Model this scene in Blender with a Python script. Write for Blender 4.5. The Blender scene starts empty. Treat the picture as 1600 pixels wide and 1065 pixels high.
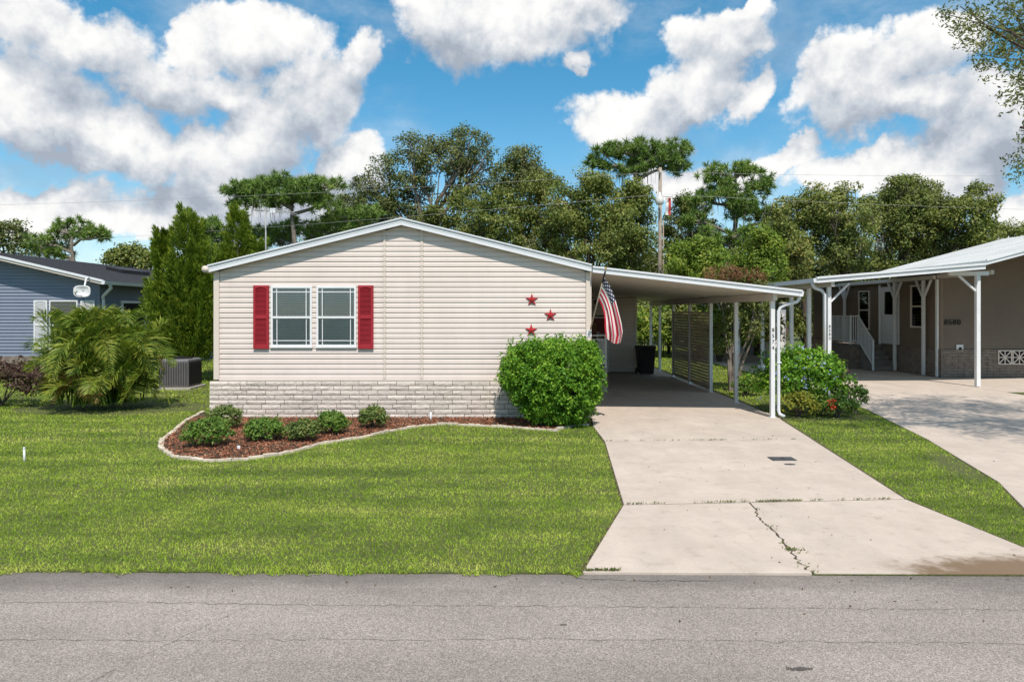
import bpy, math, random
import numpy as np
from mathutils import Vector, Matrix

scene = bpy.context.scene
COL = scene.collection
R = math.radians
rnd = random.Random(7)
rng = np.random.default_rng(11)

# ------------------------------------------------------------------ camera
FPX, CX, CY, CAMZ = 1067.0, 800.0, 486.0, 2.33      # 24 mm lens, level drone camera
cam_d = bpy.data.cameras.new('camera')
cam = bpy.data.objects.new('camera', cam_d)
COL.objects.link(cam)
cam.location = (0, 0, CAMZ)
cam.rotation_euler = (R(90), 0, 0)
cam_d.sensor_width = 36.0
cam_d.lens = FPX / 1600 * 36
cam_d.shift_y = -(532.5 - CY) / 1600
cam_d.clip_start = 0.05
cam_d.clip_end = 3000
scene.camera = cam

def W(px, py, Y):
    """a point of the place at depth Y that was measured on the survey photo"""
    return Vector(((px - CX) * Y / FPX, Y, CAMZ - (py - CY) * Y / FPX))

# ------------------------------------------------------------------ light
SUN_EL, SUN_AZ = 57.0, 10.0     # high, behind the camera, a little to the right
sun_d = bpy.data.lights.new('sun', 'SUN')
sun_d.energy = 4.3
sun_d.angle = R(0.55)
sun_d.color = (1.0, 0.915, 0.83)
sun = bpy.data.objects.new('sun', sun_d)
COL.objects.link(sun)
sd = Vector((-math.sin(R(SUN_AZ)) * math.cos(R(SUN_EL)), math.cos(R(SUN_AZ)) * math.cos(R(SUN_EL)), -math.sin(R(SUN_EL))))
sun.rotation_euler = sd.to_track_quat('-Z', 'Y').to_euler()
sun.location = (6, -20, 40)

scene.view_settings.view_transform = 'Standard'
scene.view_settings.look = 'None'
scene.view_settings.gamma = 1.0
scene.view_settings.exposure = 0.22
scene.view_settings.use_curve_mapping = False
scene.render.engine = 'CYCLES'
scene.cycles.use_denoising = True
scene.cycles.max_bounces = 6
scene.cycles.diffuse_bounces = 3
scene.cycles.glossy_bounces = 3
scene.cycles.transmission_bounces = 4
scene.cycles.transparent_max_bounces = 8
scene.cycles.caustics_reflective = False
scene.cycles.caustics_refractive = False

# ------------------------------------------------------------------ node helpers
class NT:
    def __init__(self, tree):
        self.t = tree
    def new(self, typ, **kw):
        n = self.t.nodes.new(typ)
        for k, v in kw.items():
            setattr(n, k, v)
        return n
    def put(self, sock, v):
        if isinstance(v, bpy.types.NodeSocket):
            self.t.links.new(v, sock)
        elif v is not None:
            sock.default_value = v
    def m(self, op, a, b=None, c=None, clamp=False):
        n = self.new('ShaderNodeMath', operation=op)
        n.use_clamp = clamp
        for s, v in zip(n.inputs, (a, b, c)):
            self.put(s, v)
        return n.outputs[0]
    def v(self, op, a, b=None):
        n = self.new('ShaderNodeVectorMath', operation=op)
        self.put(n.inputs[0], a)
        if b is not None:
            if op == 'SCALE':
                self.put(n.inputs['Scale'], b)
            else:
                self.put(n.inputs[1], b)
        return n.outputs['Value'] if op in ('LENGTH', 'DOT_PRODUCT', 'DISTANCE') else n.outputs['Vector']
    def noise(self, vec, scale, detail=5, rough=0.55, dist=0.0):
        n = self.new('ShaderNodeTexNoise')
        self.put(n.inputs['Vector'], vec)
        n.inputs['Scale'].default_value = scale
        n.inputs['Detail'].default_value = detail
        n.inputs['Roughness'].default_value = rough
        n.inputs['Distortion'].default_value = dist
        return n
    def ramp(self, fac, stops):
        n = self.new('ShaderNodeValToRGB')
        self.put(n.inputs[0], fac)
        el = n.color_ramp.elements
        while len(el) < len(stops):
            el.new(0.5)
        for e, (p, c) in zip(el, stops):
            e.position = p
            e.color = (c, c, c, 1) if isinstance(c, (int, float)) else (*c, 1)
        return n.outputs['Color']
    def mix(self, fac, a, b, blend='MIX'):
        n = self.new('ShaderNodeMix', data_type='RGBA', blend_type=blend)
        self.put(n.inputs[0], fac)
        for s, v in ((n.inputs[6], a), (n.inputs[7], b)):
            if isinstance(v, tuple) and len(v) == 3:
                v = (*v, 1)
            self.put(s, v)
        return n.outputs[2]
    def smooth(self, x, lo, hi):
        n = self.new('ShaderNodeMapRange', interpolation_type='SMOOTHSTEP')
        self.put(n.inputs['Value'], x)
        self.put(n.inputs['From Min'], lo)
        self.put(n.inputs['From Max'], hi)
        return n.outputs['Result']

# ------------------------------------------------------------------ world: clear sky and cumulus clouds
world = bpy.data.worlds.new('World')
scene.world = world
world.use_nodes = True
wt = world.node_tree
wt.nodes.clear()
n = NT(wt)
sky = n.new('ShaderNodeTexSky', sky_type='NISHITA')
sky.sun_disc = False
sky.sun_elevation = R(SUN_EL)
sky.sun_rotation = R(180 - SUN_AZ)
sky.air_density = 1.0
sky.dust_density = 0.15
sky.ozone_density = 2.0
tc = n.new('ShaderNodeTexCoord')
dirv = tc.outputs['Generated']
sep = n.new('ShaderNodeSeparateXYZ')
n.put(sep.inputs[0], dirv)
azi = n.m('ARCTAN2', sep.outputs[0], sep.outputs[1])
ele = n.m('ARCSINE', sep.outputs[2])
nz1 = n.noise(dirv, 5.0, 7, 0.58)
nz2 = n.noise(n.v('ADD', dirv, (3.1, 1.7, 0.4)), 13.0, 6, 0.6)
comb = n.new('ShaderNodeCombineXYZ')
n.put(comb.inputs[0], azi)
n.put(comb.inputs[1], ele)
nz3 = n.noise(n.v('ADD', dirv, (1.1, 4.7, 2.4)), 34.0, 5, 0.62)
wob = n.v('SCALE', n.v('SUBTRACT', nz1.outputs['Color'], (0.5, 0.5, 0.5)), 0.16)
wob2 = n.v('SCALE', n.v('SUBTRACT', nz2.outputs['Color'], (0.5, 0.5, 0.5)), 0.055)
P = n.v('MULTIPLY', n.v('ADD', n.v('ADD', comb.outputs[0], wob), wob2), (1, 1, 0))

def ang(px, py):
    return math.atan2(px - CX, FPX), math.atan2(CY - py, math.hypot(FPX, px - CX))

def field(blobs, Q):
    f = None
    for (px, py, rx, ry) in blobs:
        a, e = ang(px, py)
        a1, _ = ang(px + rx, py)
        _, e1 = ang(px, py - ry)
        inv = (1 / max(0.01, abs(a1 - a)), 1 / max(0.01, abs(e1 - e)), 0)
        d = n.v('LENGTH', n.v('MULTIPLY', n.v('SUBTRACT', Q, (a, e, 0)), inv))
        f = d if f is None else n.m('SMOOTH_MIN', f, d, 0.22)
    return n.m('SUBTRACT', 1.0, f)

CLOUDS = [(40, 165, 120, 88), (100, 50, 150, 75), (225, 135, 90, 70), (390, 62, 125, 62), (330, 130, 80, 45),
          (215, 240, 60, 45), (300, 235, 75, 65), (395, 215, 110, 95), (500, 165, 80, 90), (550, 100, 38, 45), (565, 262, 60, 50), (400, 300, 200, 50),
          (70, 305, 90, 38), (180, 335, 190, 36), (60, 350, 140, 26), (760, 55, 200, 85), (900, 20, 120, 50), (905, 112, 28, 20),
          (1125, 70, 82, 68), (1150, 25, 35, 26), (1080, 140, 85, 55), (985, 190, 110, 42), (1165, 150, 45, 40),
          (1310, 130, 90, 80), (1420, 90, 130, 75), (1400, 175, 190, 62), (1560, 190, 130, 90), (1490, 60, 90, 50),
          (1200, 255, 95, 32), (1330, 280, 130, 40), (1480, 285, 120, 46), (1620, 330, 130, 60), (1060, 262, 60, 34), (1240, 235, 40, 22), (150, 215, 110, 60), (280, 60, 60, 50), (300, 320, 200, 60), (650, 30, 60, 30), (1500, 240, 150, 45)]
SHADE = [(60, 245, 150, 45), (200, 150, 120, 60), (360, 315, 230, 40), (760, 128, 190, 40), (1400, 222, 210, 34), (1560, 262, 130, 40), (1050, 200, 90, 30), (480, 230, 50, 50)]
UPV = 0.038
f_in = field(CLOUDS, P)
f_up = field(CLOUDS[:12] + CLOUDS[15:17] + CLOUDS[18:28], n.v('ADD', P, (-0.006, UPV, 0)))
f_sh = field(SHADE, P)
nz2u = n.noise(n.v('ADD', dirv, (3.095, 1.7, 0.422)), 13.0, 4, 0.6)
veil_n = n.noise(n.v('MULTIPLY', n.v('ADD', dirv, (2.0, 9.0, 1.0)), (1.0, 1.0, 2.2)), 3.2, 6, 0.62)
# beyond the view the same broken cumulus goes on
nzo = n.noise(n.v('ADD', dirv, (7.3, 2.2, 5.0)), 2.6, 7, 0.55)
f_out = n.m('MULTIPLY_ADD', nzo.outputs['Fac'], 4.0, -2.0)
edge = n.m('MAXIMUM', n.smooth(n.m('ABSOLUTE', azi), 0.66, 0.80), n.smooth(ele, 0.44, 0.56))
f_all = n.new('ShaderNodeMix', data_type='FLOAT')
n.put(f_all.inputs[0], edge); n.put(f_all.inputs[2], f_in); n.put(f_all.inputs[3], f_out)
fa = f_all.outputs[0]
det = n.m('MULTIPLY_ADD', nz2.outputs['Fac'], 0.9, -0.45)
dens = n.smooth(n.m('ADD', n.m('ADD', fa, det), n.m('MULTIPLY_ADD', nz3.outputs['Fac'], 0.46, -0.23)), -0.04, 0.30)
veil = n.m('MULTIPLY', n.smooth(veil_n.outputs['Fac'], 0.50, 0.80), 0.45)
dens = n.m('MAXIMUM', dens, n.m('ADD', veil, n.m('MULTIPLY', n.m('SUBTRACT', 1.0, n.smooth(sep.outputs[2], 0.0, 0.30)), 0.22)))
dens = n.m('MULTIPLY', dens, n.smooth(sep.outputs[2], -0.01, 0.05))
# the sunlit billows and the grey undersides
lump = n.noise(n.v('ADD', n.v('ADD', dirv, wob2), (0.0, 0.0, 0.03)), 7.0, 6, 0.6)
relief = n.m('SUBTRACT', nz2.outputs['Fac'], nz2u.outputs['Fac'])
grad = n.m('MULTIPLY', n.m('SUBTRACT', f_in, f_up), n.m('SUBTRACT', 1.0, edge))
lit = n.m('ADD', n.m('MULTIPLY_ADD', relief, 1.7, n.m('MULTIPLY', grad, 0.42)), n.m('MULTIPLY_ADD', lump.outputs['Fac'], 0.95, 0.04))
lit = n.m('ADD', lit, n.m('MULTIPLY_ADD', nz3.outputs['Fac'], 0.30, -0.15))
lit = n.m('SUBTRACT', lit, n.m('MULTIPLY', n.smooth(f_sh, -0.45, 0.75), 0.34), None, True)
ccol = n.ramp(lit, [(0.0, (0.40, 0.45, 0.53)), (0.28, (0.56, 0.61, 0.68)), (0.55, (0.77, 0.79, 0.82)), (0.74, (0.93, 0.93, 0.93)), (0.95, (1.03, 1.02, 1.0))])
skyc = n.mix(1.0, sky.outputs[0], n.ramp(sep.outputs[2], [(0.0, (0.86, 0.96, 1.0)), (0.16, (0.58, 0.97, 1.03)), (0.42, (0.30, 0.96, 1.06)), (1.0, (0.34, 0.95, 1.06))]), 'MULTIPLY')
bg1 = n.new('ShaderNodeBackground')
n.put(bg1.inputs[0], skyc)
bg1.inputs[1].default_value = 0.12
bg2 = n.new('ShaderNodeBackground')
n.put(bg2.inputs[0], ccol)
bg2.inputs[1].default_value = 0.86
mx = n.new('ShaderNodeMixShader')
n.put(mx.inputs[0], dens)
wt.links.new(bg1.outputs[0], mx.inputs[1])
wt.links.new(bg2.outputs[0], mx.inputs[2])
wo = n.new('ShaderNodeOutputWorld')
wt.links.new(mx.outputs[0], wo.inputs[0])
world.cycles.sampling_method = 'MANUAL'
world.cycles.sample_map_resolution = 512

# ------------------------------------------------------------------ materials
MATS = {}
def base_mat(name):
    m = bpy.data.materials.new(name)
    m.use_nodes = True
    t = NT(m.node_tree)
    b = m.node_tree.nodes['Principled BSDF']
    MATS[name] = m
    return m, t, b

def mat(name, c1, c2=None, scale=4.0, detail=6, rough=0.7, bump=0.0, bscale=None, spec=0.3, rand=0.0, metal=0.0, lo=0.3, hi=0.7):
    """two colours mixed by world-space noise, optional bump and a per-object tint"""
    m, t, b = base_mat(name)
    g = t.new('ShaderNodeNewGeometry')
    pos = g.outputs['Position']
    if c2 is None:
        c2 = tuple(x * 0.88 for x in c1)
    f = t.noise(pos, scale, detail, 0.6)
    col = t.ramp(f.outputs['Fac'], [(lo, c1), (hi, c2)])
    if rand:
        oi = t.new('ShaderNodeObjectInfo')
        k = t.m('MULTIPLY_ADD', oi.outputs['Random'], rand * 2, 1 - rand)
        col = t.v('SCALE', col, k)
    t.put(b.inputs['Base Color'], col)
    b.inputs['Roughness'].default_value = rough
    b.inputs['Specular IOR Level'].default_value = spec
    b.inputs['Metallic'].default_value = metal
    if bump:
        bn = t.new('ShaderNodeBump')
        bn.inputs['Strength'].default_value = bump
        bn.inputs['Distance'].default_value = 0.01
        f2 = t.noise(pos, bscale or scale * 6, 5, 0.6)
        t.put(bn.inputs['Height'], f2.outputs['Fac'])
        t.put(b.inputs['Normal'], bn.outputs[0])
    return m

def leaf_mat(name, cols, trans=0.28, rough=0.45, clump=0.9, spec=0.2, gain=1.0):
    """each leaf its own tint (random per leaf), larger patches by noise, light shining through"""
    m, t, b = base_mat(name)
    g = t.new('ShaderNodeNewGeometry')
    f = t.noise(g.outputs['Position'], clump, 3, 0.5)
    k = t.m('ADD', t.m('MULTIPLY', g.outputs['Random Per Island'], 0.62), t.m('MULTIPLY_ADD', f.outputs['Fac'], 0.9, -0.26), None, True)
    rough = max(rough, 0.5)
    st = [(i / (len(cols) - 1), tuple(q * gain for q in c)) for i, c in enumerate(cols)]
    col = t.ramp(k, st)
    t.put(b.inputs['Base Color'], col)
    b.inputs['Roughness'].default_value = rough
    b.inputs['Specular IOR Level'].default_value = spec
    tr = t.new('ShaderNodeBsdfTranslucent')
    t.put(tr.inputs[0], t.mix(1.0, col, (1.0, 1.05, 0.5), 'MULTIPLY'))
    ms = t.new('ShaderNodeMixShader')
    ms.inputs[0].default_value = trans
    out = m.node_tree.nodes['Material Output']
    m.node_tree.links.new(b.outputs[0], ms.inputs[1])
    m.node_tree.links.new(tr.outputs[0], ms.inputs[2])
    m.node_tree.links.new(ms.outputs[0], out.inputs[0])
    return m

mat('siding', (0.735, 0.645, 0.590), (0.68, 0.592, 0.540), 0.8, 6, 0.55, 0.06, 60, rand=0.03)
_m = MATS['siding']; _t = NT(_m.node_tree); _b = _m.node_tree.nodes['Principled BSDF']
_src = _b.inputs['Base Color'].links[0].from_socket
_p = _t.new('ShaderNodeNewGeometry').outputs['Position']
_st = _t.noise(_t.v('MULTIPLY', _p, (5.0, 5.0, 0.35)), 1.0, 5, 0.6)
_pt = _t.noise(_p, 2.3, 6, 0.65)
_k = _t.m('ADD', _t.m('MULTIPLY_ADD', _st.outputs['Fac'], 0.14, 0.87), _t.m('MULTIPLY_ADD', _pt.outputs['Fac'], 0.12, -0.04))
_t.put(_b.inputs['Base Color'], _t.v('SCALE', _src, _k))
mat('trim_cream', (0.68, 0.60, 0.525), (0.63, 0.55, 0.48), 3, 4, 0.5)
mat('white_paint', (0.74, 0.75, 0.76), (0.66, 0.67, 0.67), 2.5, 6, 0.42, 0.05, 40)
mat('white_metal', (0.72, 0.74, 0.77), (0.63, 0.65, 0.67), 1.6, 6, 0.38)
mat('fascia_grey', (0.42, 0.43, 0.44), (0.36, 0.37, 0.38), 3, 4, 0.4)
mat('soffit', (0.60, 0.56, 0.50), (0.55, 0.51, 0.46), 1.2, 5, 0.6)
mat('vinyl', (0.78, 0.79, 0.80), (0.72, 0.73, 0.74), 4, 3, 0.35)
mat('shutter_red', (0.36, 0.022, 0.034), (0.30, 0.018, 0.028), 3, 5, 0.5, 0.05, 50)
mat('star_red', (0.46, 0.010, 0.018), (0.36, 0.008, 0.014), 9, 5, 0.35, spec=0.5)
mat('door_red', (0.16, 0.012, 0.016), (0.13, 0.010, 0.013), 3, 4, 0.45)
mat('gold', (0.45, 0.28, 0.08), (0.36, 0.22, 0.06), 9, 3, 0.4)
mat('blind', (0.86, 0.85, 0.83), (0.74, 0.735, 0.72), 3, 4, 0.6)
mat('dark_inside', (0.012, 0.013, 0.014), (0.02, 0.02, 0.02), 2, 3, 0.9)
mat('black_plastic', (0.012, 0.012, 0.014), (0.02, 0.02, 0.022), 5, 4, 0.5)
mat('black_iron', (0.015, 0.015, 0.016), (0.025, 0.023, 0.02), 9, 4, 0.5)
mat('mortar', (0.19, 0.165, 0.14), (0.11, 0.097, 0.083), 7, 6, 0.95, 0.3, 60)
mat('soil', (0.050, 0.036, 0.024), (0.09, 0.065, 0.04), 7, 6, 0.95, 0.5, 30)
mat('concrete_trim', (0.48, 0.45, 0.40), (0.36, 0.33, 0.29), 6, 6, 0.9, 0.2, 60)
mat('bark', (0.13, 0.10, 0.078), (0.055, 0.043, 0.034), 6, 6, 0.95, 0.6, 18)
mat('bark_pale', (0.25, 0.215, 0.18), (0.13, 0.11, 0.09), 4, 6, 0.95, 0.5, 16)
mat('pole_wood', (0.36, 0.30, 0.24), (0.24, 0.20, 0.16), 5, 6, 0.9, 0.4, 30)
mat('moss_grey', (0.17, 0.15, 0.12), (0.10, 0.09, 0.072), 3, 4, 0.95)
mat('wire', (0.36, 0.36, 0.35), (0.30, 0.30, 0.29), 3, 2, 0.5)
mat('blue_siding', (0.20, 0.235, 0.305), (0.18, 0.21, 0.275), 1.5, 5, 0.6)
mat('shingle_dark', (0.062, 0.064, 0.072), (0.038, 0.039, 0.044), 9, 6, 0.95, 0.4, 40)
mat('brown_siding', (0.205, 0.155, 0.115), (0.180, 0.135, 0.10), 1.5, 5, 0.6)
mat('white_roof', (0.62, 0.63, 0.61), (0.50, 0.51, 0.49), 0.9, 6, 0.5)
mat('ac_grey', (0.20, 0.20, 0.205), (0.15, 0.15, 0.155), 3, 5, 0.5)
mat('lattice', (0.52, 0.44, 0.37), (0.40, 0.33, 0.27), 5, 5, 0.8)
mat('dark_step', (0.22, 0.20, 0.18), (0.15, 0.135, 0.12), 5, 5, 0.9)
mat('drain', (0.045, 0.048, 0.052), (0.08, 0.08, 0.085), 20, 5, 0.6, 0.3, 60)
mat('crack', (0.075, 0.068, 0.062), (0.15, 0.135, 0.12), 12, 5, 0.95)
mat('edging', (0.62, 0.55, 0.44), (0.46, 0.40, 0.31), 7, 6, 0.9, 0.4, 40, rand=0.12)
mat('shed_white', (0.42, 0.44, 0.47), (0.38, 0.40, 0.43), 2, 5, 0.6)
mat('flag_pole', (0.50, 0.42, 0.32), (0.42, 0.35, 0.26), 5, 4, 0.5)
mat('banner_red', (0.42, 0.06, 0.05), (0.36, 0.05, 0.04), 3, 3, 0.8)
mat('lamp_glass', (0.62, 0.62, 0.58), (0.55, 0.55, 0.52), 3, 3, 0.3)

# split-face block: mottled cream, dirt in the joints
m, t, b = base_mat('brick')
g = t.new('ShaderNodeNewGeometry')
oi = t.new('ShaderNodeObjectInfo')
f1 = t.noise(g.outputs['Position'], 14, 8, 0.72)
f2 = t.noise(g.outputs['Position'], 2.2, 5, 0.6)
f3 = t.noise(g.outputs['Position'], 45, 4, 0.6)
c = t.ramp(f1.outputs['Fac'], [(0.26, (0.30, 0.25, 0.21)), (0.42, (0.60, 0.53, 0.465)), (0.7, (0.74, 0.67, 0.60))])
c = t.mix(t.smooth(f2.outputs['Fac'], 0.4, 0.75), c, (0.66, 0.57, 0.51))
c = t.v('SCALE', c, t.m('MULTIPLY_ADD', oi.outputs['Random'], 0.26, 0.88))
t.put(b.inputs['Base Color'], c)
b.inputs['Roughness'].default_value = 0.92
bn = t.new('ShaderNodeBump'); bn.inputs['Strength'].default_value = 0.9; bn.inputs['Distance'].default_value = 0.03
t.put(bn.inputs['Height'], t.m('ADD', f1.outputs['Fac'], t.m('MULTIPLY', f3.outputs['Fac'], 0.4)))
t.put(b.inputs['Normal'], bn.outputs[0])
mat('brick_brown', (0.27, 0.22, 0.18), (0.15, 0.12, 0.10), 6, 7, 0.92, 0.5, 40)

# concrete: speckle, faint patches, rust-brown stain by the street corner
m, t, b = base_mat('concrete')
g = t.new('ShaderNodeNewGeometry'); pos = g.outputs['Position']
oi = t.new('ShaderNodeObjectInfo')
f1 = t.noise(pos, 0.9, 6, 0.6); f2 = t.noise(pos, 70, 4, 0.7); f3 = t.noise(pos, 5, 6, 0.65)
c = t.ramp(f1.outputs['Fac'], [(0.3, (0.465, 0.395, 0.330)), (0.7, (0.525, 0.452, 0.382))])
c = t.mix(t.smooth(f3.outputs['Fac'], 0.52, 0.75), c, (0.41, 0.34, 0.28))
c = t.v('SCALE', c, t.m('MULTIPLY_ADD', f2.outputs['Fac'], 0.5, 0.75))
c = t.v('SCALE', c, t.m('MULTIPLY_ADD', oi.outputs['Random'], 0.06, 0.97))
f4 = t.noise(t.v('MULTIPLY', pos, (2.2, 0.22, 1)), 1.0, 5, 0.6); f5 = t.noise(pos, 2.1, 7, 0.7)
c = t.v('SCALE', c, t.m('ADD', t.m('MULTIPLY_ADD', f4.outputs['Fac'], 0.24, 0.80), t.m('MULTIPLY', t.smooth(f5.outputs['Fac'], 0.38, 0.66), 0.10)))
spots = t.noise(pos, 13, 3, 0.5)
c = t.mix(t.m('MULTIPLY', t.smooth(spots.outputs['Fac'], 0.70, 0.76), 0.35), c, (0.20, 0.16, 0.12))
sp = t.new('ShaderNodeSeparateXYZ'); t.put(sp.inputs[0], pos)
dx = t.m('MULTIPLY', t.m('SUBTRACT', sp.outputs[0], 4.65), 0.72)
dy = t.m('MULTIPLY', t.m('SUBTRACT', sp.outputs[1], 6.10), 2.3)
dd = t.m('SQRT', t.m('ADD', t.m('MULTIPLY', dx, dx), t.m('MULTIPLY', dy, dy)))
st = t.m('SUBTRACT', 1.0, t.m('ADD', dd, t.m('MULTIPLY_ADD', f3.outputs['Fac'], 1.2, -0.6)))
c = t.mix(t.m('MULTIPLY', t.smooth(st, -0.05, 0.5), 0.9), c, (0.145, 0.088, 0.040))
t.put(b.inputs['Base Color'], c)
b.inputs['Roughness'].default_value = 0.88
bn = t.new('ShaderNodeBump'); bn.inputs['Strength'].default_value = 0.25; bn.inputs['Distance'].default_value = 0.004
t.put(bn.inputs['Height'], f2.outputs['Fac']); t.put(b.inputs['Normal'], bn.outputs[0])

# worn grey asphalt with pale stone chips
m, t, b = base_mat('asphalt')
g = t.new('ShaderNodeNewGeometry'); pos = g.outputs['Position']
f1 = t.noise(pos, 0.55, 5, 0.6)
stretch = t.v('MULTIPLY', pos, (0.25, 1.6, 1))
f1b = t.noise(stretch, 0.8, 4, 0.5)
vo = t.new('ShaderNodeTexVoronoi'); t.put(vo.inputs['Vector'], pos); vo.inputs['Scale'].default_value = 150
f2 = t.noise(pos, 60, 3, 0.7)
spk = t.new('ShaderNodeSeparateColor'); t.put(spk.inputs[0], vo.outputs['Color'])
c = t.ramp(t.m('ADD', t.m('MULTIPLY', spk.outputs[0], 0.62), t.m('MULTIPLY', f2.outputs['Fac'], 0.45)), [(0.10, (0.106, 0.092, 0.082)), (0.5, (0.222, 0.195, 0.174)), (0.95, (0.43, 0.38, 0.34))])
k = t.m('ADD', t.m('MULTIPLY_ADD', f1.outputs['Fac'], 0.70, 0.34), t.m('MULTIPLY', f1b.outputs['Fac'], 0.75))
c = t.v('SCALE', c, k)
sy = t.new('ShaderNodeSeparateXYZ'); t.put(sy.inputs[0], pos)
fd = t.noise(t.v('MULTIPLY', pos, (0.6, 1.5, 1)), 2.2, 6, 0.7)
dirt = t.smooth(t.m('ADD', sy.outputs[1], t.m('MULTIPLY_ADD', fd.outputs['Fac'], 0.9, -0.45)), 5.55, 6.12)
c = t.mix(t.m('MULTIPLY', dirt, 0.62), c, (0.095, 0.085, 0.075))
t.put(b.inputs['Base Color'], c)
b.inputs['Roughness'].default_value = 0.9
bn = t.new('ShaderNodeBump'); bn.inputs['Strength'].default_value = 0.5; bn.inputs['Distance'].default_value = 0.005
t.put(bn.inputs['Height'], spk.outputs[0]); t.put(b.inputs['Normal'], bn.outputs[0])

# turf under the blades
m, t, b = base_mat('turf')
g = t.new('ShaderNodeNewGeometry'); pos = g.outputs['Position']
f1 = t.noise(pos, 0.7, 6, 0.6); f2 = t.noise(pos, 30, 5, 0.7)
c = t.ramp(f2.outputs['Fac'], [(0.3, (0.055, 0.060, 0.018)), (0.6, (0.105, 0.125, 0.030)), (0.8, (0.18, 0.17, 0.06))])
c = t.mix(t.smooth(f1.outputs['Fac'], 0.5, 0.8), c, (0.13, 0.14, 0.045))
t.put(b.inputs['Base Color'], c)
b.inputs['Roughness'].default_value = 0.95
bn = t.new('ShaderNodeBump'); bn.inputs['Strength'].default_value = 0.8; bn.inputs['Distance'].default_value = 0.03
t.put(bn.inputs['Height'], f2.outputs['Fac']); t.put(b.inputs['Normal'], bn.outputs[0])

# grass blades: tint per blade, lusher and drier patches, mowing-stripe light and dark tinted in
m, t, b = base_mat('grass_blade')
g = t.new('ShaderNodeNewGeometry'); pos = g.outputs['Position']
f1 = t.noise(pos, 1.1, 6, 0.68); f1b = t.noise(t.v('MULTIPLY', pos, (0.30, 2.2, 1)), 0.9, 4, 0.55)
k = t.m('ADD', t.m('MULTIPLY', g.outputs['Random Per Island'], 0.44), t.m('ADD', t.m('MULTIPLY_ADD', f1.outputs['Fac'], 1.10, -0.43), t.m('MULTIPLY_ADD', f1b.outputs['Fac'], 1.15, -0.56)), None, True)
c = t.ramp(k, [(0.0, (0.090, 0.175, 0.012)), (0.28, (0.240, 0.375, 0.026)), (0.55, (0.435, 0.545, 0.072)), (0.80, (0.60, 0.61, 0.160)), (1.0, (0.76, 0.63, 0.28))])
t.put(b.inputs['Base Color'], c)
b.inputs['Roughness'].default_value = 0.55
b.inputs['Specular IOR Level'].default_value = 0.2
tr = t.new('ShaderNodeBsdfTranslucent'); t.put(tr.inputs[0], c)
ms = t.new('ShaderNodeMixShader'); ms.inputs[0].default_value = 0.3
m.node_tree.links.new(b.outputs[0], ms.inputs[1]); m.node_tree.links.new(tr.outputs[0], ms.inputs[2])
m.node_tree.links.new(ms.outputs[0], m.node_tree.nodes['Material Output'].inputs[0])

leaf_mat('mulch', [(0.085, 0.040, 0.024), (0.19, 0.070, 0.038), (0.30, 0.125, 0.070), (0.36, 0.23, 0.15)], 0.0, 0.9, 2.5, 0.1, gain=1.2)
leaf_mat('leaf_litter', [(0.06, 0.042, 0.028), (0.12, 0.085, 0.05), (0.19, 0.14, 0.075)], 0.0, 0.9, 2.5, 0.1)
leaf_mat('hedge_leaf', [(0.022, 0.062, 0.008), (0.060, 0.150, 0.012), (0.120, 0.245, 0.020), (0.25, 0.33, 0.035)], 0.28, 0.32, 2.5, gain=1.45)
leaf_mat('shrub_leaf', [(0.028, 0.062, 0.012), (0.065, 0.13, 0.02), (0.115, 0.20, 0.03), (0.19, 0.21, 0.06)], 0.25, 0.4, 4, gain=1.3)
leaf_mat('shrub_leaf_olive', [(0.035, 0.055, 0.016), (0.08, 0.12, 0.028), (0.13, 0.18, 0.045), (0.22, 0.17, 0.07)], 0.25, 0.4, 4, gain=1.3)
leaf_mat('juniper_leaf', [(0.028, 0.058, 0.008), (0.085, 0.145, 0.014), (0.175, 0.240, 0.022), (0.30, 0.33, 0.035)], 0.2, 0.5, 3.2, gain=1.15)
leaf_mat('palm_leaf', [(0.040, 0.085, 0.012), (0.115, 0.185, 0.022), (0.24, 0.29, 0.040), (0.46, 0.42, 0.080)], 0.3, 0.4, 1.6, gain=1.05)
leaf_mat('palm_dry', [(0.20, 0.15, 0.04), (0.33, 0.24, 0.07), (0.36, 0.20, 0.06)], 0.2, 0.6, 2)
leaf_mat('oak_leaf', [(0.028, 0.042, 0.014), (0.060, 0.080, 0.024), (0.100, 0.115, 0.038), (0.155, 0.150, 0.058)], 0.25, 0.4, 0.5, gain=1.75)
leaf_mat('broad_leaf', [(0.030, 0.048, 0.012), (0.070, 0.095, 0.020), (0.125, 0.145, 0.034), (0.23, 0.20, 0.065)], 0.25, 0.38, 0.6, gain=1.8)
leaf_mat('lime_leaf', [(0.040, 0.075, 0.012), (0.085, 0.140, 0.018), (0.15, 0.21, 0.028), (0.27, 0.26, 0.05)], 0.28, 0.4, 0.8, gain=1.4)
leaf_mat('vine_leaf', [(0.030, 0.050, 0.014), (0.070, 0.092, 0.022), (0.120, 0.135, 0.035), (0.20, 0.165, 0.055)], 0.25, 0.42, 0.5, gain=2.0)
leaf_mat('pine_needle', [(0.032, 0.058, 0.018), (0.062, 0.105, 0.024), (0.105, 0.155, 0.034), (0.165, 0.195, 0.060)], 0.2, 0.5, 0.6, gain=2.1)
leaf_mat('rust_leaf', [(0.09, 0.06, 0.03), (0.17, 0.085, 0.04), (0.24, 0.12, 0.06), (0.17, 0.17, 0.05)], 0.25, 0.6, 1.5)
leaf_mat('myrtle_leaf', [(0.030, 0.055, 0.016), (0.075, 0.105, 0.028), (0.13, 0.15, 0.040), (0.24, 0.19, 0.07)], 0.25, 0.5, 1.5, gain=1.3)
leaf_mat('purple_leaf', [(0.035, 0.022, 0.020), (0.075, 0.040, 0.034), (0.115, 0.070, 0.050), (0.10, 0.115, 0.040)], 0.2, 0.5, 2)
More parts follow.
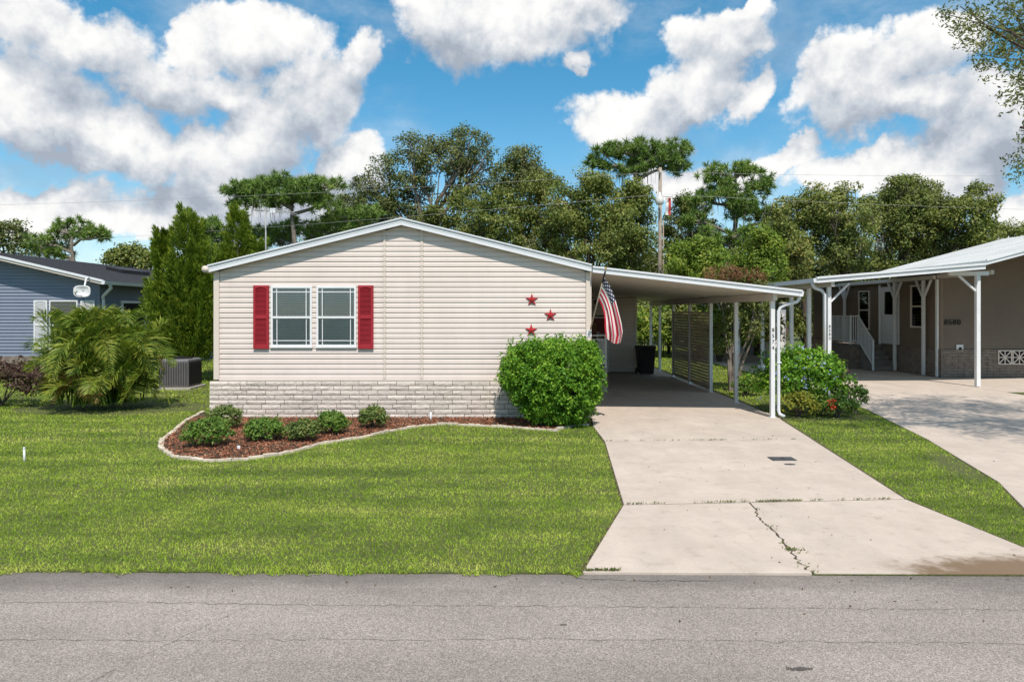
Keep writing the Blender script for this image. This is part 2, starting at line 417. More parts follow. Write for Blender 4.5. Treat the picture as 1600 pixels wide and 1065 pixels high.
leaf_mat('blue_flower', [(0.25, 0.33, 0.62), (0.40, 0.48, 0.75), (0.55, 0.62, 0.82)], 0.2, 0.6, 5)
leaf_mat('red_flower', [(0.52, 0.04, 0.02), (0.62, 0.07, 0.03), (0.55, 0.10, 0.05)], 0.15, 0.6, 5)
leaf_mat('yellow_leaf', [(0.14, 0.20, 0.03), (0.30, 0.30, 0.04), (0.42, 0.36, 0.05)], 0.3, 0.4, 6)

# window glass: mirror at a slant, see-through straight on
m, t, b = base_mat('glass')
m.node_tree.nodes.remove(b)
gl = t.new('ShaderNodeBsdfGlossy'); gl.inputs['Roughness'].default_value = 0.02
gl.inputs['Color'].default_value = (0.9, 0.95, 1, 1)
tp = t.new('ShaderNodeBsdfTransparent'); tp.inputs[0].default_value = (0.945, 0.945, 0.94, 1)
fr = t.new('ShaderNodeFresnel'); fr.inputs[0].default_value = 1.55
ms = t.new('ShaderNodeMixShader')
t.put(ms.inputs[0], t.m('MULTIPLY_ADD', fr.outputs[0], 1.0, 0.0, True))
m.node_tree.links.new(tp.outputs[0], ms.inputs[1]); m.node_tree.links.new(gl.outputs[0], ms.inputs[2])
m.node_tree.links.new(ms.outputs[0], m.node_tree.nodes['Material Output'].inputs[0])

# the flag cloth: thirteen stripes, blue canton with staggered stars, all from the UVs
m, t, b = base_mat('flag_cloth')
uvn = t.new('ShaderNodeUVMap'); uvn.uv_map = 'UVMap'
sp = t.new('ShaderNodeSeparateXYZ'); t.put(sp.inputs[0], uvn.outputs[0])
u, vv = sp.outputs[0], sp.outputs[1]          # u along the fly, v from the bottom (0) to the top (1) of the hoist
stripe = t.m('MODULO', t.m('FLOOR', t.m('MULTIPLY', t.m('SUBTRACT', 1.0, vv), 13.0)), 2.0)
c = t.mix(stripe, (0.50, 0.008, 0.030), (0.80, 0.78, 0.76))
cant = t.m('MULTIPLY', t.m('LESS_THAN', u, 0.40), t.m('GREATER_THAN', vv, 6 / 13))
su = t.m('MULTIPLY', u, 5 / 0.40); sv = t.m('MULTIPLY', t.m('SUBTRACT', vv, 6 / 13), 4 / (7 / 13))
def dots(off):
    a = t.m('SUBTRACT', t.m('FRACT', t.m('ADD', su, off)), 0.5)
    bb = t.m('SUBTRACT', t.m('FRACT', t.m('ADD', sv, off)), 0.5)
    bb2 = t.m('MULTIPLY', bb, 1.0)
    an = t.m('ARCTAN2', a, bb2)
    rr = t.m('MULTIPLY_ADD', t.m('COSINE', t.m('MULTIPLY', an, 5.0)), 0.07, 0.20)
    return t.m('LESS_THAN', t.m('SQRT', t.m('ADD', t.m('MULTIPLY', a, a), t.m('MULTIPLY', bb2, bb2))), rr)
star = t.m('MAXIMUM', dots(0.0), dots(0.5))
c = t.mix(cant, c, t.mix(star, (0.010, 0.020, 0.080), (0.80, 0.78, 0.76)))
t.put(b.inputs['Base Color'], c)
b.inputs['Roughness'].default_value = 0.7
tr = t.new('ShaderNodeBsdfTranslucent'); t.put(tr.inputs[0], c)
ms = t.new('ShaderNodeMixShader'); ms.inputs[0].default_value = 0.2
m.node_tree.links.new(b.outputs[0], ms.inputs[1]); m.node_tree.links.new(tr.outputs[0], ms.inputs[2])
m.node_tree.links.new(ms.outputs[0], m.node_tree.nodes['Material Output'].inputs[0])

# ------------------------------------------------------------------ mesh helpers
def world_origin(o):
    p = Vector((0, 0, 0))
    while o is not None:
        p += o.location
        o = o.parent
    return p

class MB:
    """collects pieces in place coordinates; build() links them as ONE mesh object"""
    def __init__(self):
        self.v, self.f = [], []
    def add(self, vs, fs):
        k = len(self.v)
        self.v += [tuple(p) for p in vs]
        self.f += [tuple(i + k for i in q) for q in fs]
        return self
    def box(self, x0, x1, y0, y1, z0, z1):
        vs = [(x0, y0, z0), (x1, y0, z0), (x1, y1, z0), (x0, y1, z0), (x0, y0, z1), (x1, y0, z1), (x1, y1, z1), (x0, y1, z1)]
        return self.add(vs, [(0, 3, 2, 1), (4, 5, 6, 7), (0, 1, 5, 4), (1, 2, 6, 5), (2, 3, 7, 6), (3, 0, 4, 7)])
    def prism(self, poly, a, b, axis='y'):
        def pt(p, h):
            return {'y': (p[0], h, p[1]), 'x': (h, p[0], p[1]), 'z': (p[0], p[1], h)}[axis]
        k = len(poly)
        vs = [pt(p, a) for p in poly] + [pt(p, b) for p in poly]
        fs = [tuple(range(k))[::-1], tuple(range(k, 2 * k))] + [(i, (i + 1) % k, k + (i + 1) % k, k + i) for i in range(k)]
        return self.add(vs, fs)
    def tube(self, pts, radii, nseg=8, cap=True):
        pts = [Vector(p) for p in pts]
        if isinstance(radii, (int, float)):
            radii = [radii] * len(pts)
        k0 = len(self.v)
        ref = None
        for i, p in enumerate(pts):
            d = (pts[min(i + 1, len(pts) - 1)] - pts[max(i - 1, 0)])
            d = d.normalized() if d.length > 1e-9 else Vector((0, 0, 1))
            if ref is None:
                ref = d.orthogonal().normalized()
            ref = (ref - d * ref.dot(d))
            ref = ref.normalized() if ref.length > 1e-6 else d.orthogonal().normalized()
            bi = d.cross(ref)
            for j in range(nseg):
                a = 2 * math.pi * j / nseg
                self.v.append(tuple(p + (ref * math.cos(a) + bi * math.sin(a)) * radii[i]))
        for i in range(len(pts) - 1):
            for j in range(nseg):
                a, b = k0 + i * nseg + j, k0 + i * nseg + (j + 1) % nseg
                self.f.append((a, b, b + nseg, a + nseg))
        if cap:
            self.f.append(tuple(k0 + j for j in range(nseg))[::-1])
            e = k0 + (len(pts) - 1) * nseg
            self.f.append(tuple(e + j for j in range(nseg)))
        return self
    def bar(self, p0, p1, w, h, up=(0, 0, 1)):
        """rectangular bar from p0 to p1: w sideways, h along up"""
        p0, p1 = Vector(p0), Vector(p1)
        d = (p1 - p0).normalized()
        upv = Vector(up)
        s = d.cross(upv)
        s = s.normalized() if s.length > 1e-6 else d.orthogonal().normalized()
        q = s.cross(d).normalized()
        vs = []
        for p in (p0, p1):
            for a, b in ((-1, -1), (1, -1), (1, 1), (-1, 1)):
                vs.append(p + s * (a * w / 2) + q * (b * h / 2))
        return self.add(vs, [(3, 2, 1, 0), (4, 5, 6, 7), (0, 1, 5, 4), (1, 2, 6, 5), (2, 3, 7, 6), (3, 0, 4, 7)])
    def lathe(self, c, prof, nseg=20):
        """prof: (radius, z) pairs turned about the vertical through c"""
        k = len(self.v)
        for r, z in prof:
            for j in range(nseg):
                a = 2 * math.pi * j / nseg
                self.v.append((c[0] + r * math.cos(a), c[1] + r * math.sin(a), c[2] + z))
        for i in range(len(prof) - 1):
            for j in range(nseg):
                a, b = k + i * nseg + j, k + i * nseg + (j + 1) % nseg
                self.f.append((a, b, b + nseg, a + nseg))
        self.f.append(tuple(k + j for j in range(nseg))[::-1])
        e = k + (len(prof) - 1) * nseg
        self.f.append(tuple(e + j for j in range(nseg)))
        return self
    def build(self, name, material, parent=None, smooth=False, bevel=0.0):
        vs = np.array(self.v, dtype=float)
        c = (vs.min(0) + vs.max(0)) / 2
        if parent is None:
            c[2] = vs[:, 2].min()
        me = bpy.data.meshes.new(name)
        me.from_pydata([tuple(p) for p in vs - c], [], self.f)
        me.validate()
        return link(name, me, material, parent, Vector(c), smooth, bevel)

def link(name, me, material, parent, loc, smooth=False, bevel=0.0):
    if material and not me.materials:
        me.materials.append(MATS[material])
    if smooth:
        me.polygons.foreach_set('use_smooth', [True] * len(me.polygons))
    o = bpy.data.objects.new(name, me)
    COL.objects.link(o)
    o.parent = parent
    o.location = Vector(loc) - (world_origin(parent) if parent else Vector((0, 0, 0)))
    if bevel:
        bm = o.modifiers.new('bevel', 'BEVEL')
        bm.width = bevel
        bm.segments = 2
        bm.limit_method = 'ANGLE'
    return o

def tag(o, label=None, cat=None, group=None, kind=None):
    if label: o['label'] = label
    if cat: o['category'] = cat
    if group: o['group'] = group
    if kind: o['kind'] = kind
    return o

def thing(name, loc, label, cat, group=None):
    o = bpy.data.objects.new(name, None)
    o.empty_display_size = 0.3
    COL.objects.link(o)
    o.location = loc
    return tag(o, label, cat, group)

def quads(name, V, material, parent=None, smooth=False):
    """V: (n, k, 3) polygons in place coordinates, as one mesh (fast)"""
    nf, k, _ = V.shape
    vs = V.reshape(-1, 3)
    c = (vs.min(0) + vs.max(0)) / 2
    if parent is None:
        c[2] = vs[:, 2].min()
    me = bpy.data.meshes.new(name)
    me.vertices.add(nf * k)
    me.vertices.foreach_set('co', (vs - c).astype(np.float32).ravel())
    me.loops.add(nf * k)
    me.loops.foreach_set('vertex_index', np.arange(nf * k, dtype=np.int32))
    me.polygons.add(nf)
    me.polygons.foreach_set('loop_start', np.arange(0, nf * k, k, dtype=np.int32))
    me.update(calc_edges=True)
    return link(name, me, material, parent, Vector(c), smooth)

def text_mesh(name, body, size, loc, material, parent, rot=(R(90), 0, 0), extrude=0.004):
    cu = bpy.data.curves.new(name, 'FONT')
    cu.body = body
    cu.size = size
    cu.extrude = extrude
    cu.offset = -size * 0.004
    cu.space_character = 1.12
    cu.align_x = 'CENTER'; cu.align_y = 'CENTER'
    tmp = bpy.data.objects.new(name + '_tmp', cu)
    COL.objects.link(tmp)
    me = bpy.data.meshes.new_from_object(tmp.evaluated_get(bpy.context.evaluated_depsgraph_get()))
    bpy.data.objects.remove(tmp)
    o = link(name, me, material, parent, loc)
    o.rotation_euler = rot
    return o

# ------------------------------------------------------------------ foliage helpers
def unit(a):
    return a / np.maximum(np.linalg.norm(a, axis=-1, keepdims=True), 1e-9)

def leaves(C, Nn, size, aspect=0.5, jitter=0.7):
    """rhombic leaves: centres C, preferred normals Nn -> (n,4,3)"""
    k = len(C)
    nn = unit(Nn + rng.normal(size=(k, 3)) * jitter)
    t1 = unit(np.cross(nn, rng.normal(size=(k, 3))))
    t2 = np.cross(nn, t1)
    s = (size * rng.uniform(0.65, 1.35, (k, 1)))
    a, b = t1 * s * 0.5, t2 * s * 0.5 * aspect
    return np.stack([C - a, C + b - a * 0.1, C + a, C - b - a * 0.1], 1)

def blades(C, D, length, width):
    """thin tapered needles from C along D -> (n,3,3)"""
    k = len(C)
    d = unit(D) * (length * rng.uniform(0.7, 1.2, (k, 1)))
    s = unit(np.cross(d, rng.normal(size=(k, 3)))) * width * 0.5
    return np.stack([C - s, C + s, C + d], 1)

def clump_centres(blobs, nclump, inner=0.5, low=-0.55):
    """points in the outer part of a union of ellipsoids (centre, radii)"""
    wts = np.array([(b[1][0] * b[1][1] * b[1][2]) ** 0.66 for b in blobs])
    idx = rng.choice(len(blobs), nclump, p=wts / wts.sum())
    d = unit(rng.normal(size=(nclump, 3)))
    d[:, 2] = np.where(d[:, 2] < low, -d[:, 2], d[:, 2])
    r = rng.uniform(inner, 1.0, (nclump, 1)) ** 0.6
    cen = np.array([blobs[i][0] for i in idx]); rad = np.array([blobs[i][1] for i in idx])
    return cen + d * rad * r, d

def clump_leaves(cc, cd, per, rsub, size, aspect=0.5, squash=0.75, upb=0.45):
    k = len(cc) * per
    d = unit(rng.normal(size=(k, 3)))
    rs = rsub * rng.uniform(0.6, 1.35, (len(cc), 1)).repeat(per, 0)
    off = d * rs * rng.uniform(0.15, 1.0, (k, 1)) ** 0.5
    off[:, 2] *= squash
    C = np.repeat(cc, per, 0) + off
    C[:, 2] = np.maximum(C[:, 2], 0.03)
    N = d * 0.7 + np.repeat(cd, per, 0) * 0.35 + np.array([0, -0.1, upb])
    return leaves(C, N, size, aspect)

def limbs(base, fork, targets, r0, r1=0.03, nseg=7, sag=0.12, mains=7, pine_top=None):
    """trunk, a few main limbs, and side branches that run from them to the leaf clumps"""
    mb = MB()
    base, fork = Vector(base), Vector(fork)
    top = Vector(pine_top) if pine_top is not None else fork
    kk = 5
    pts = [base.lerp(top, i / kk) + (Vector((rnd.uniform(-1, 1), rnd.uniform(-1, 1), 0)) * r0 * 0.8 if 0 < i < kk else Vector((0, 0, 0))) for i in range(kk + 1)]
    mb.tube(pts, [r0 * (1.25 if i == 0 else 1.0 - (0.75 if pine_top is not None else 0.4) * i / kk) for i in range(kk + 1)], nseg)
    T = np.array(targets)
    seeds = [T[rng.integers(len(T))]]
    while len(seeds) < min(mains, len(T)):
        dd = np.min([np.linalg.norm(T - q, axis=1) for q in seeds], 0)
        seeds.append(T[int(np.argmax(dd))])
    own = np.argmin([np.linalg.norm(T - q, axis=1) for q in seeds], 0)
    for g_ in range(len(seeds)):
        tt = T[own == g_]
        if not len(tt):
            continue
        c = Vector(tt.mean(0))
        if pine_top is not None:
            hd = math.hypot(c.x - base.x, c.y - base.y)
            q = min(0.97, max(0.35, (c.z - 0.35 * hd - base.z) / max(0.1, top.z - base.z)))
            s = base.lerp(top, q)
        else:
            s = base.lerp(fork, rnd.uniform(0.75, 1.0))
        L = (c - s).length
        m1 = s.lerp(c, 0.35) + Vector((rnd.uniform(-1, 1), rnd.uniform(-1, 1), rnd.uniform(-0.2, 0.9))) * sag * L
        m2 = s.lerp(c, 0.7) + Vector((rnd.uniform(-1, 1), rnd.uniform(-1, 1), rnd.uniform(-0.6, 0.8))) * sag * L
        rr = r0 * rnd.uniform(0.38, 0.52)
        path = [s, m1, m2, c]
        mb.tube(path, [rr, rr * 0.8, rr * 0.55, rr * 0.3], 6, False)
        for p in tt:
            p = Vector(p)
            q = rnd.uniform(1.0, 3.0)
            i = min(int(q), 2)
            st = path[i].lerp(path[i + 1], q - i)
            mid = st.lerp(p, 0.5) + Vector((rnd.uniform(-1, 1), rnd.uniform(-1, 1), rnd.uniform(-0.6, 0.8))) * 0.12 * (p - st).length
            mb.tube([st, mid, p], [rr * 0.32, rr * 0.22, r1], 4, False)
    return mb

def pblob(px, py, rx, ry, Y, dep=0.8):
    """crown ellipsoid measured on the survey photo, standing at depth Y"""
    k = Y / FPX
    return (np.array(W(px, py, Y)), np.array((rx * k, max(rx, ry) * k * dep, ry * k)))

def leafy_tree(name, label, px, Y, blobs, leafmat, nclump=160, per=70, rsub=0.75, size=0.22, r0=0.22, barkmat='bark', nlimb=22, inner=0.5, low=-0.55, fork=None, aspect=0.55, group=None, cat='tree', moss=0, base_px=None, squash=0.75):
    bx = W(base_px if base_px is not None else px, 486, Y).x
    root = thing(name, (bx, Y, 0), label, cat, group)
    B = [pblob(*b[:4], Y + (b[4] if len(b) > 4 else 0)) for b in blobs]
    cc, cd = clump_centres(B, nclump, inner, low)
    quads('crown', clump_leaves(cc, cd, per, rsub, size, aspect, squash), leafmat, root)
    fz = fork if fork else max(0.8, min(b[0][2] - b[1][2] * 0.5 for b in B))
    cenx = float(np.mean([b[0][0] for b in B]))
    pick = cc[rng.choice(len(cc), min(nlimb, len(cc)), replace=False)]
    mb = limbs((bx, Y, -0.1), (bx * 0.6 + cenx * 0.4, Y, fz), [tuple(p) for p in pick], r0)
    mb.build('trunk', barkmat, root, True)
    if moss:
        add_moss(root, cc[rng.choice(len(cc), moss)], 1.3)
    return root

def add_moss(root, pts, L):
    V = []
    for p in pts:
        for _ in range(16):
            q = p + rng.normal(size=3) * np.array((0.32, 0.32, 0.22))
            ln = L * rng.uniform(0.35, 1.0)
            w = rng.uniform(0.012, 0.035)
            a = rng.uniform(0, math.pi)
            s = np.array((math.cos(a), math.sin(a), 0)) * w
            low = q - np.array((rng.normal() * 0.06, rng.normal() * 0.06, ln))
            V.append([q - s, q + s, low + s * 0.2, low - s * 0.2])
    tag(quads('spanish_moss', np.array(V), 'moss_grey', root), kind='stuff')

def pine_tree(name, label, base_px, Y, blobs, nclump=120, per=70, ln=0.5, w=0.06, r0=0.22, moss=0, group='pines behind the houses', nlimb=90, forkz=None):
    bx = W(base_px, 486, Y).x
    root = thing(name, (bx, Y, 0), label, 'pine tree', group)
    B = [pblob(*b[:4], Y + (b[4] if len(b) > 4 else 0)) for b in blobs]
    nclump = int(nclump * 1.25); per = 46; ln *= 0.62; w = 0.055 * Y / 42
    cc, cd = clump_centres(B, nclump, 0.15, -0.95)
    k = nclump * per
    d = unit(unit(rng.normal(size=(k, 3))) + np.array((0, 0, 0.35)))
    C = np.repeat(cc, per, 0) + d * 0.04
    quads('crown', blades(C, d, ln, w), 'pine_needle', root)
    top = max(b[0][2] for b in B)
    fz = forkz or min(b[0][2] for b in B) * 0.92
    cenx = float(np.mean([b[0][0] for b in B]))
    pick = cc[rng.choice(len(cc), min(nlimb, len(cc)), replace=False)]
    limbs((bx, Y, -0.1), (bx * 0.5 + cenx * 0.5, Y, fz), [tuple(p) for p in pick], r0, 0.02, 8, 0.1, 10, (bx * 0.6 + cenx * 0.4, Y, top)).build('trunk', 'bark_pale', root, True)
    if moss:
        low_ = cc[np.argsort(cc[:, 2])[:len(cc) // 2]]
        add_moss(root, low_[rng.choice(len(low_), max(1, moss * 2 // 3))] - np.array((0, 0, 0.15)), 1.1)
    return root

def bush(name, label, c, rad, leafmat, nclump, per, rsub, size, cat='shrub', group=None, aspect=0.5, inner=0.55, stems=6, power=2.0, low=-0.4, r0=0.02, squash=0.8):
    """rounded or clipped shrub; c is the ground point"""
    root = thing(name, (c[0], c[1], 0), label, cat, group)
    d = unit(rng.normal(size=(nclump, 3)))
    d[:, 2] = np.where(d[:, 2] < low, -d[:, 2], d[:, 2])
    if power != 2.0:
        d = d / (np.sum(np.abs(d) ** power, 1, keepdims=True) ** (1 / power))
    r = rng.uniform(inner, 1.0, (nclump, 1)) ** 0.55
    r = np.where((rng.uniform(size=(nclump, 1)) < 0.14) & (d[:, 2:3] > -0.1), r * rng.uniform(1.08, 1.32, (nclump, 1)), r)
    zc = rad[2]
    cc = np.array((c[0], c[1], zc)) + d * np.array(rad) * r
    quads('foliage', clump_leaves(cc, d, per, rsub, size, aspect, squash), leafmat, root)
    mb = MB()
    for i in range(stems):
        tg = cc[rng.integers(len(cc))]
        mb.tube([(c[0] + rnd.uniform(-.08, .08), c[1] + rnd.uniform(-.08, .08), -0.02), tuple((tg + np.array((c[0], c[1], zc))) / 2 - np.array((0, 0, 0.1 * zc))), tuple(tg)], [r0, r0 * 0.7, r0 * 0.35], 5, False)
    mb.build('stems', 'bark', root, True)
    return root

# ================================================================== SETTING
def yroad(x):
    return 6.09 - 0.011 * x

tag(MB().prism([(-400, -200), (400, -200), (400, 900), (-400, 900)], -0.35, -0.16, 'z').build('ground', 'turf'), kind='structure')
lawn_poly = [(-70, yroad(-70)), (70, yroad(70)), (70, 90), (-70, 90)]
tag(MB().prism(lawn_poly, -0.15, 0.0, 'z').build('lawn', 'turf'), kind='structure')
road = tag(MB().prism([(-70, -3.2), (70, -3.2), (70, yroad(70) - 0.004), (-70, yroad(-70) - 0.004)], -0.15, -0.012, 'z').build('road', 'asphalt'), kind='structure')
tag(MB().prism([(-70, -30), (70, -30), (70, -3.204), (-70, -3.204)], -0.15, 0.0, 'z').build('far_verge', 'turf'), kind='structure')

def ribbon(pts, w, z, jag, seed, step=0.06):
    r_ = random.Random(seed)
    P2 = []
    for (a, b) in zip(pts[:-1], pts[1:]):
        L = math.dist(a, b)
        k = max(1, int(L / step))
        for i in range(k):
            q = i / k
            P2.append((a[0] + (b[0] - a[0]) * q + r_.gauss(0, jag * 0.3), a[1] + (b[1] - a[1]) * q + r_.gauss(0, jag)))
    P2.append(pts[-1])
    mb = MB()
    prev = None
    for i, p in enumerate(P2):
        q0, q1 = P2[max(0, i - 1)], P2[min(len(P2) - 1, i + 1)]
        d = Vector((q1[0] - q0[0], q1[1] - q0[1]))
        nrm = Vector((-d.y, d.x)).normalized() if d.length > 0 else Vector((0, 1))
        ww = w * r_.uniform(0.25, 1.0)
        k = len(mb.v)
        mb.v += [(p[0] + nrm.x * ww / 2, p[1] + nrm.y * ww / 2, z), (p[0] - nrm.x * ww / 2, p[1] - nrm.y * ww / 2, z)]
        if prev is not None:
            mb.f.append((prev, prev + 1, k + 1, k))
        prev = k
    return mb

# hairline cracks across the asphalt
for i, (pts, w) in enumerate([
        ([(-9, 5.42), (-3.2, 5.50), (-1.5, 5.44), (0.3, 5.42), (3.5, 5.36), (8, 5.30)], 0.006),
        ([(-9, 4.93), (-2.4, 4.86), (0.2, 4.88), (4, 4.80), (8, 4.86)], 0.005),
        ([(-2.1, 5.40), (-2.35, 4.95), (-2.6, 4.45), (-2.9, 3.9)], 0.004),
        ([(0.55, 5.98), (1.1, 5.93), (1.9, 5.94)], 0.010)]):
    ribbon(pts, w, -0.008, 0.010, 40 + i).build('crack', 'crack', road)
# oil drip on the asphalt
ribbon([(1.80, 4.47), (1.88, 4.465), (1.97, 4.475)], 0.045, -0.008, 0.012, 77, 0.012).build('oil_stain', 'crack', road)
ribbon([(0.36, 5.10), (0.385, 5.105), (0.41, 5.10)], 0.03, -0.008, 0.004, 78, 0.01).build('oil_stain', 'crack', road)

# driveway slabs with open joints; the apron is cracked right through
drive = tag(MB().prism([(0.60, 6.1), (1.315, 8.195), (1.63, 12.18), (1.615, 13.8), (1.71, 14.9), (1.71, 28.5), (5.87, 28.5), (5.87, 14.9), (5.77, 14.5), (5.465, 12.37), (4.89, 8.45), (5.06, 6.72), (5.8, 6.04)], -0.149, 0.003, 'z').build('driveway', 'soil'), kind='structure')
sl = lambda poly: MB().prism(poly, -0.10, 0.012, 'z').build('slab', 'concrete', drive, bevel=0.006)
sl([(1.66, 12.205), (5.44, 12.392), (5.74, 14.5), (5.84, 14.9), (5.84, 19.6), (1.74, 19.6), (1.74, 14.9), (1.64, 13.8)])
sl([(1.74, 19.615), (5.84, 19.615), (5.84, 28.5), (1.74, 28.5)])
sl([(1.345, 8.212), (4.865, 8.462), (5.43, 12.352), (1.655, 12.162)])
crk = [(1180, 788), (1187, 809), (1206, 822), (1226, 846), (1237, 861), (1250, 876), (1274, 893)]
cw = [((px - CX) * 2.30 / (py - CY), FPX * 2.30 / (py - CY)) for px, py in crk]
jag = []
r_ = random.Random(5)
for a, b in zip(cw[:-1], cw[1:]):
    for i in range(7):
        q = i / 7
        jag.append((a[0] + (b[0] - a[0]) * q + r_.gauss(0, 0.012), a[1] + (b[1] - a[1]) * q))
jag.append((cw[-1][0], yroad(cw[-1][0])))
jag[0] = (jag[0][0], 8.305)
sl([(1.335, 8.178), (jag[0][0] - 0.010, jag[0][1] - 0.022)] + [(x - 0.006 - r_.uniform(0, 0.009), y) for x, y in jag[1:]] + [(0.63, yroad(0.63))])
sl([(jag[0][0] + 0.010, jag[0][1] - 0.022), (4.86, 8.428), (5.03, 6.72), (5.75, yroad(5.75))] + [(x + 0.006 + r_.uniform(0, 0.009), y) for x, y in jag[1:]][::-1])

# neighbour's driveway
nd = tag(MB().prism([(5.95, 7.9), (6.6, 9.28), (7.5, 12.3), (8.37, 16.1), (9.0, 20.6), (9.0, 38), (15.0, 38), (15.0, 23.9), (30, 23.9), (30, 19.6), (14.2, 19.6), (14.0, 12.0), (13.9, 6.0), (5.8, 6.02)], -0.149, 0.004, 'z').build('neighbour_driveway', 'soil'), kind='structure')
ns = lambda poly: MB().prism(poly, -0.10, 0.012, 'z').build('slab', 'concrete', nd, bevel=0.006)
ns([(7.52, 12.32), (8.39, 16.1), (9.02, 20.6), (14.15, 20.6), (14.15, 12.32)])
ns([(6.62, 9.29), (7.51, 12.30), (14.14, 12.30), (14.12, 9.29)])
ns([(5.97, 7.9), (6.61, 9.27), (14.1, 9.27), (14.0, 5.98), (5.95, 6.03)])
ns([(9.02, 20.62), (9.02, 37.9), (14.98, 37.9), (14.98, 23.88), (29.9, 23.88), (29.9, 20.62)])
ns([(14.17, 19.62), (29.9, 19.62), (29.9, 20.60), (14.17, 20.60)])

# planting bed
BED = [(315, 645), (287, 661), (272, 675), (253, 689), (251, 700), (270, 713), (287, 717), (332, 721), (377, 719), (435, 711), (465, 704), (502, 694), (565, 684), (610, 674), (640, 669), (665, 665), (697, 663), (730, 665), (778, 667), (824, 670), (864, 673), (896, 666), (922, 664)]
def gp(px, py):
    Y = FPX * CAMZ / (py - CY)
    return ((px - CX) * Y / FPX, Y)
bedw = [gp(*p) for p in BED]
bed_poly = bedw + [(1.63, 14.95), (-6.55, 14.95)]
tag(MB().prism(bed_poly[::-1], -0.10, 0.018, 'z').build('mulch_bed', 'soil'), kind='structure')

def inside(poly, X, Y):
    r = np.zeros(len(X), bool)
    k = len(poly)
    for i in range(k):
        x0, y0 = poly[i]; x1, y1 = poly[(i + 1) % k]
        c = ((y0 > Y) != (y1 > Y))
        with np.errstate(divide='ignore', invalid='ignore'):
            xi = (x1 - x0) * (Y - y0) / (y1 - y0 + 1e-12) + x0
        r ^= c & (X < xi)
    return r

k = 40000
X = rng.uniform(-8, 1.7, k); Y = rng.uniform(10.3, 14.9, k)
ok = inside(bed_poly, X, Y)
X, Y = X[ok], Y[ok]
Cc = np.stack([X, Y, rng.uniform(0.018, 0.05, len(X))], 1)
tag(quads('mulch_chips', leaves(Cc, np.tile((0, 0, 1.0), (len(X), 1)), 0.052, 0.35, 0.55), 'mulch'), 'red bark mulch chips spread over the planting bed', 'mulch', kind='stuff')

# pale edging stones along the bed
edge_root = thing('bed_edging', (bedw[10][0], bedw[10][1], 0), 'pale curved stone edging around the red mulch bed', 'garden edging')
seg = []
tot = 0
step = 0.235
pos_ = 0.0
for a, b_ in zip(bedw[:-1], bedw[1:]):
    L = math.dist(a, b_)
    while pos_ < L:
        q = pos_ / L
        seg.append((a[0] + (b_[0] - a[0]) * q, a[1] + (b_[1] - a[1]) * q, math.atan2(b_[1] - a[1], b_[0] - a[0])))
        pos_ += step
    pos_ -= L
stone_meshes = []
for i in range(5):
    mb = MB()
    r_ = random.Random(60 + i)
    prof = [(-0.115, 0.05), (-0.06, 0.062), (0.0, 0.05), (0.06, 0.064), (0.115, 0.05), (0.115, -0.05), (0.06, -0.062), (0.0, -0.05), (-0.06, -0.06), (-0.115, -0.05)]
    prof = [(x + r_.uniform(-.008, .008), y + r_.uniform(-.01, .01)) for x, y in prof][::-1]
    prof = [(x, y * 0.72) for x, y in prof]
    mb.prism(prof, 0, 0.045, 'z')
    me = bpy.data.meshes.new('edging_stone')
    me.from_pydata(mb.v, [], mb.f)
    me.materials.append(MATS['edging'])
    stone_meshes.append(me)
for i, (x, y, a) in enumerate(seg):
    if 300 < i * 1000 < 301: continue
    o = link('edging_stone', stone_meshes[i % 5], None, edge_root, (x, y, -0.004 + rnd.uniform(-0.012, 0.008)))
    o.rotation_euler = (rnd.uniform(-.06, .06), rnd.uniform(-.06, .06), a + rnd.uniform(-.1, .1))

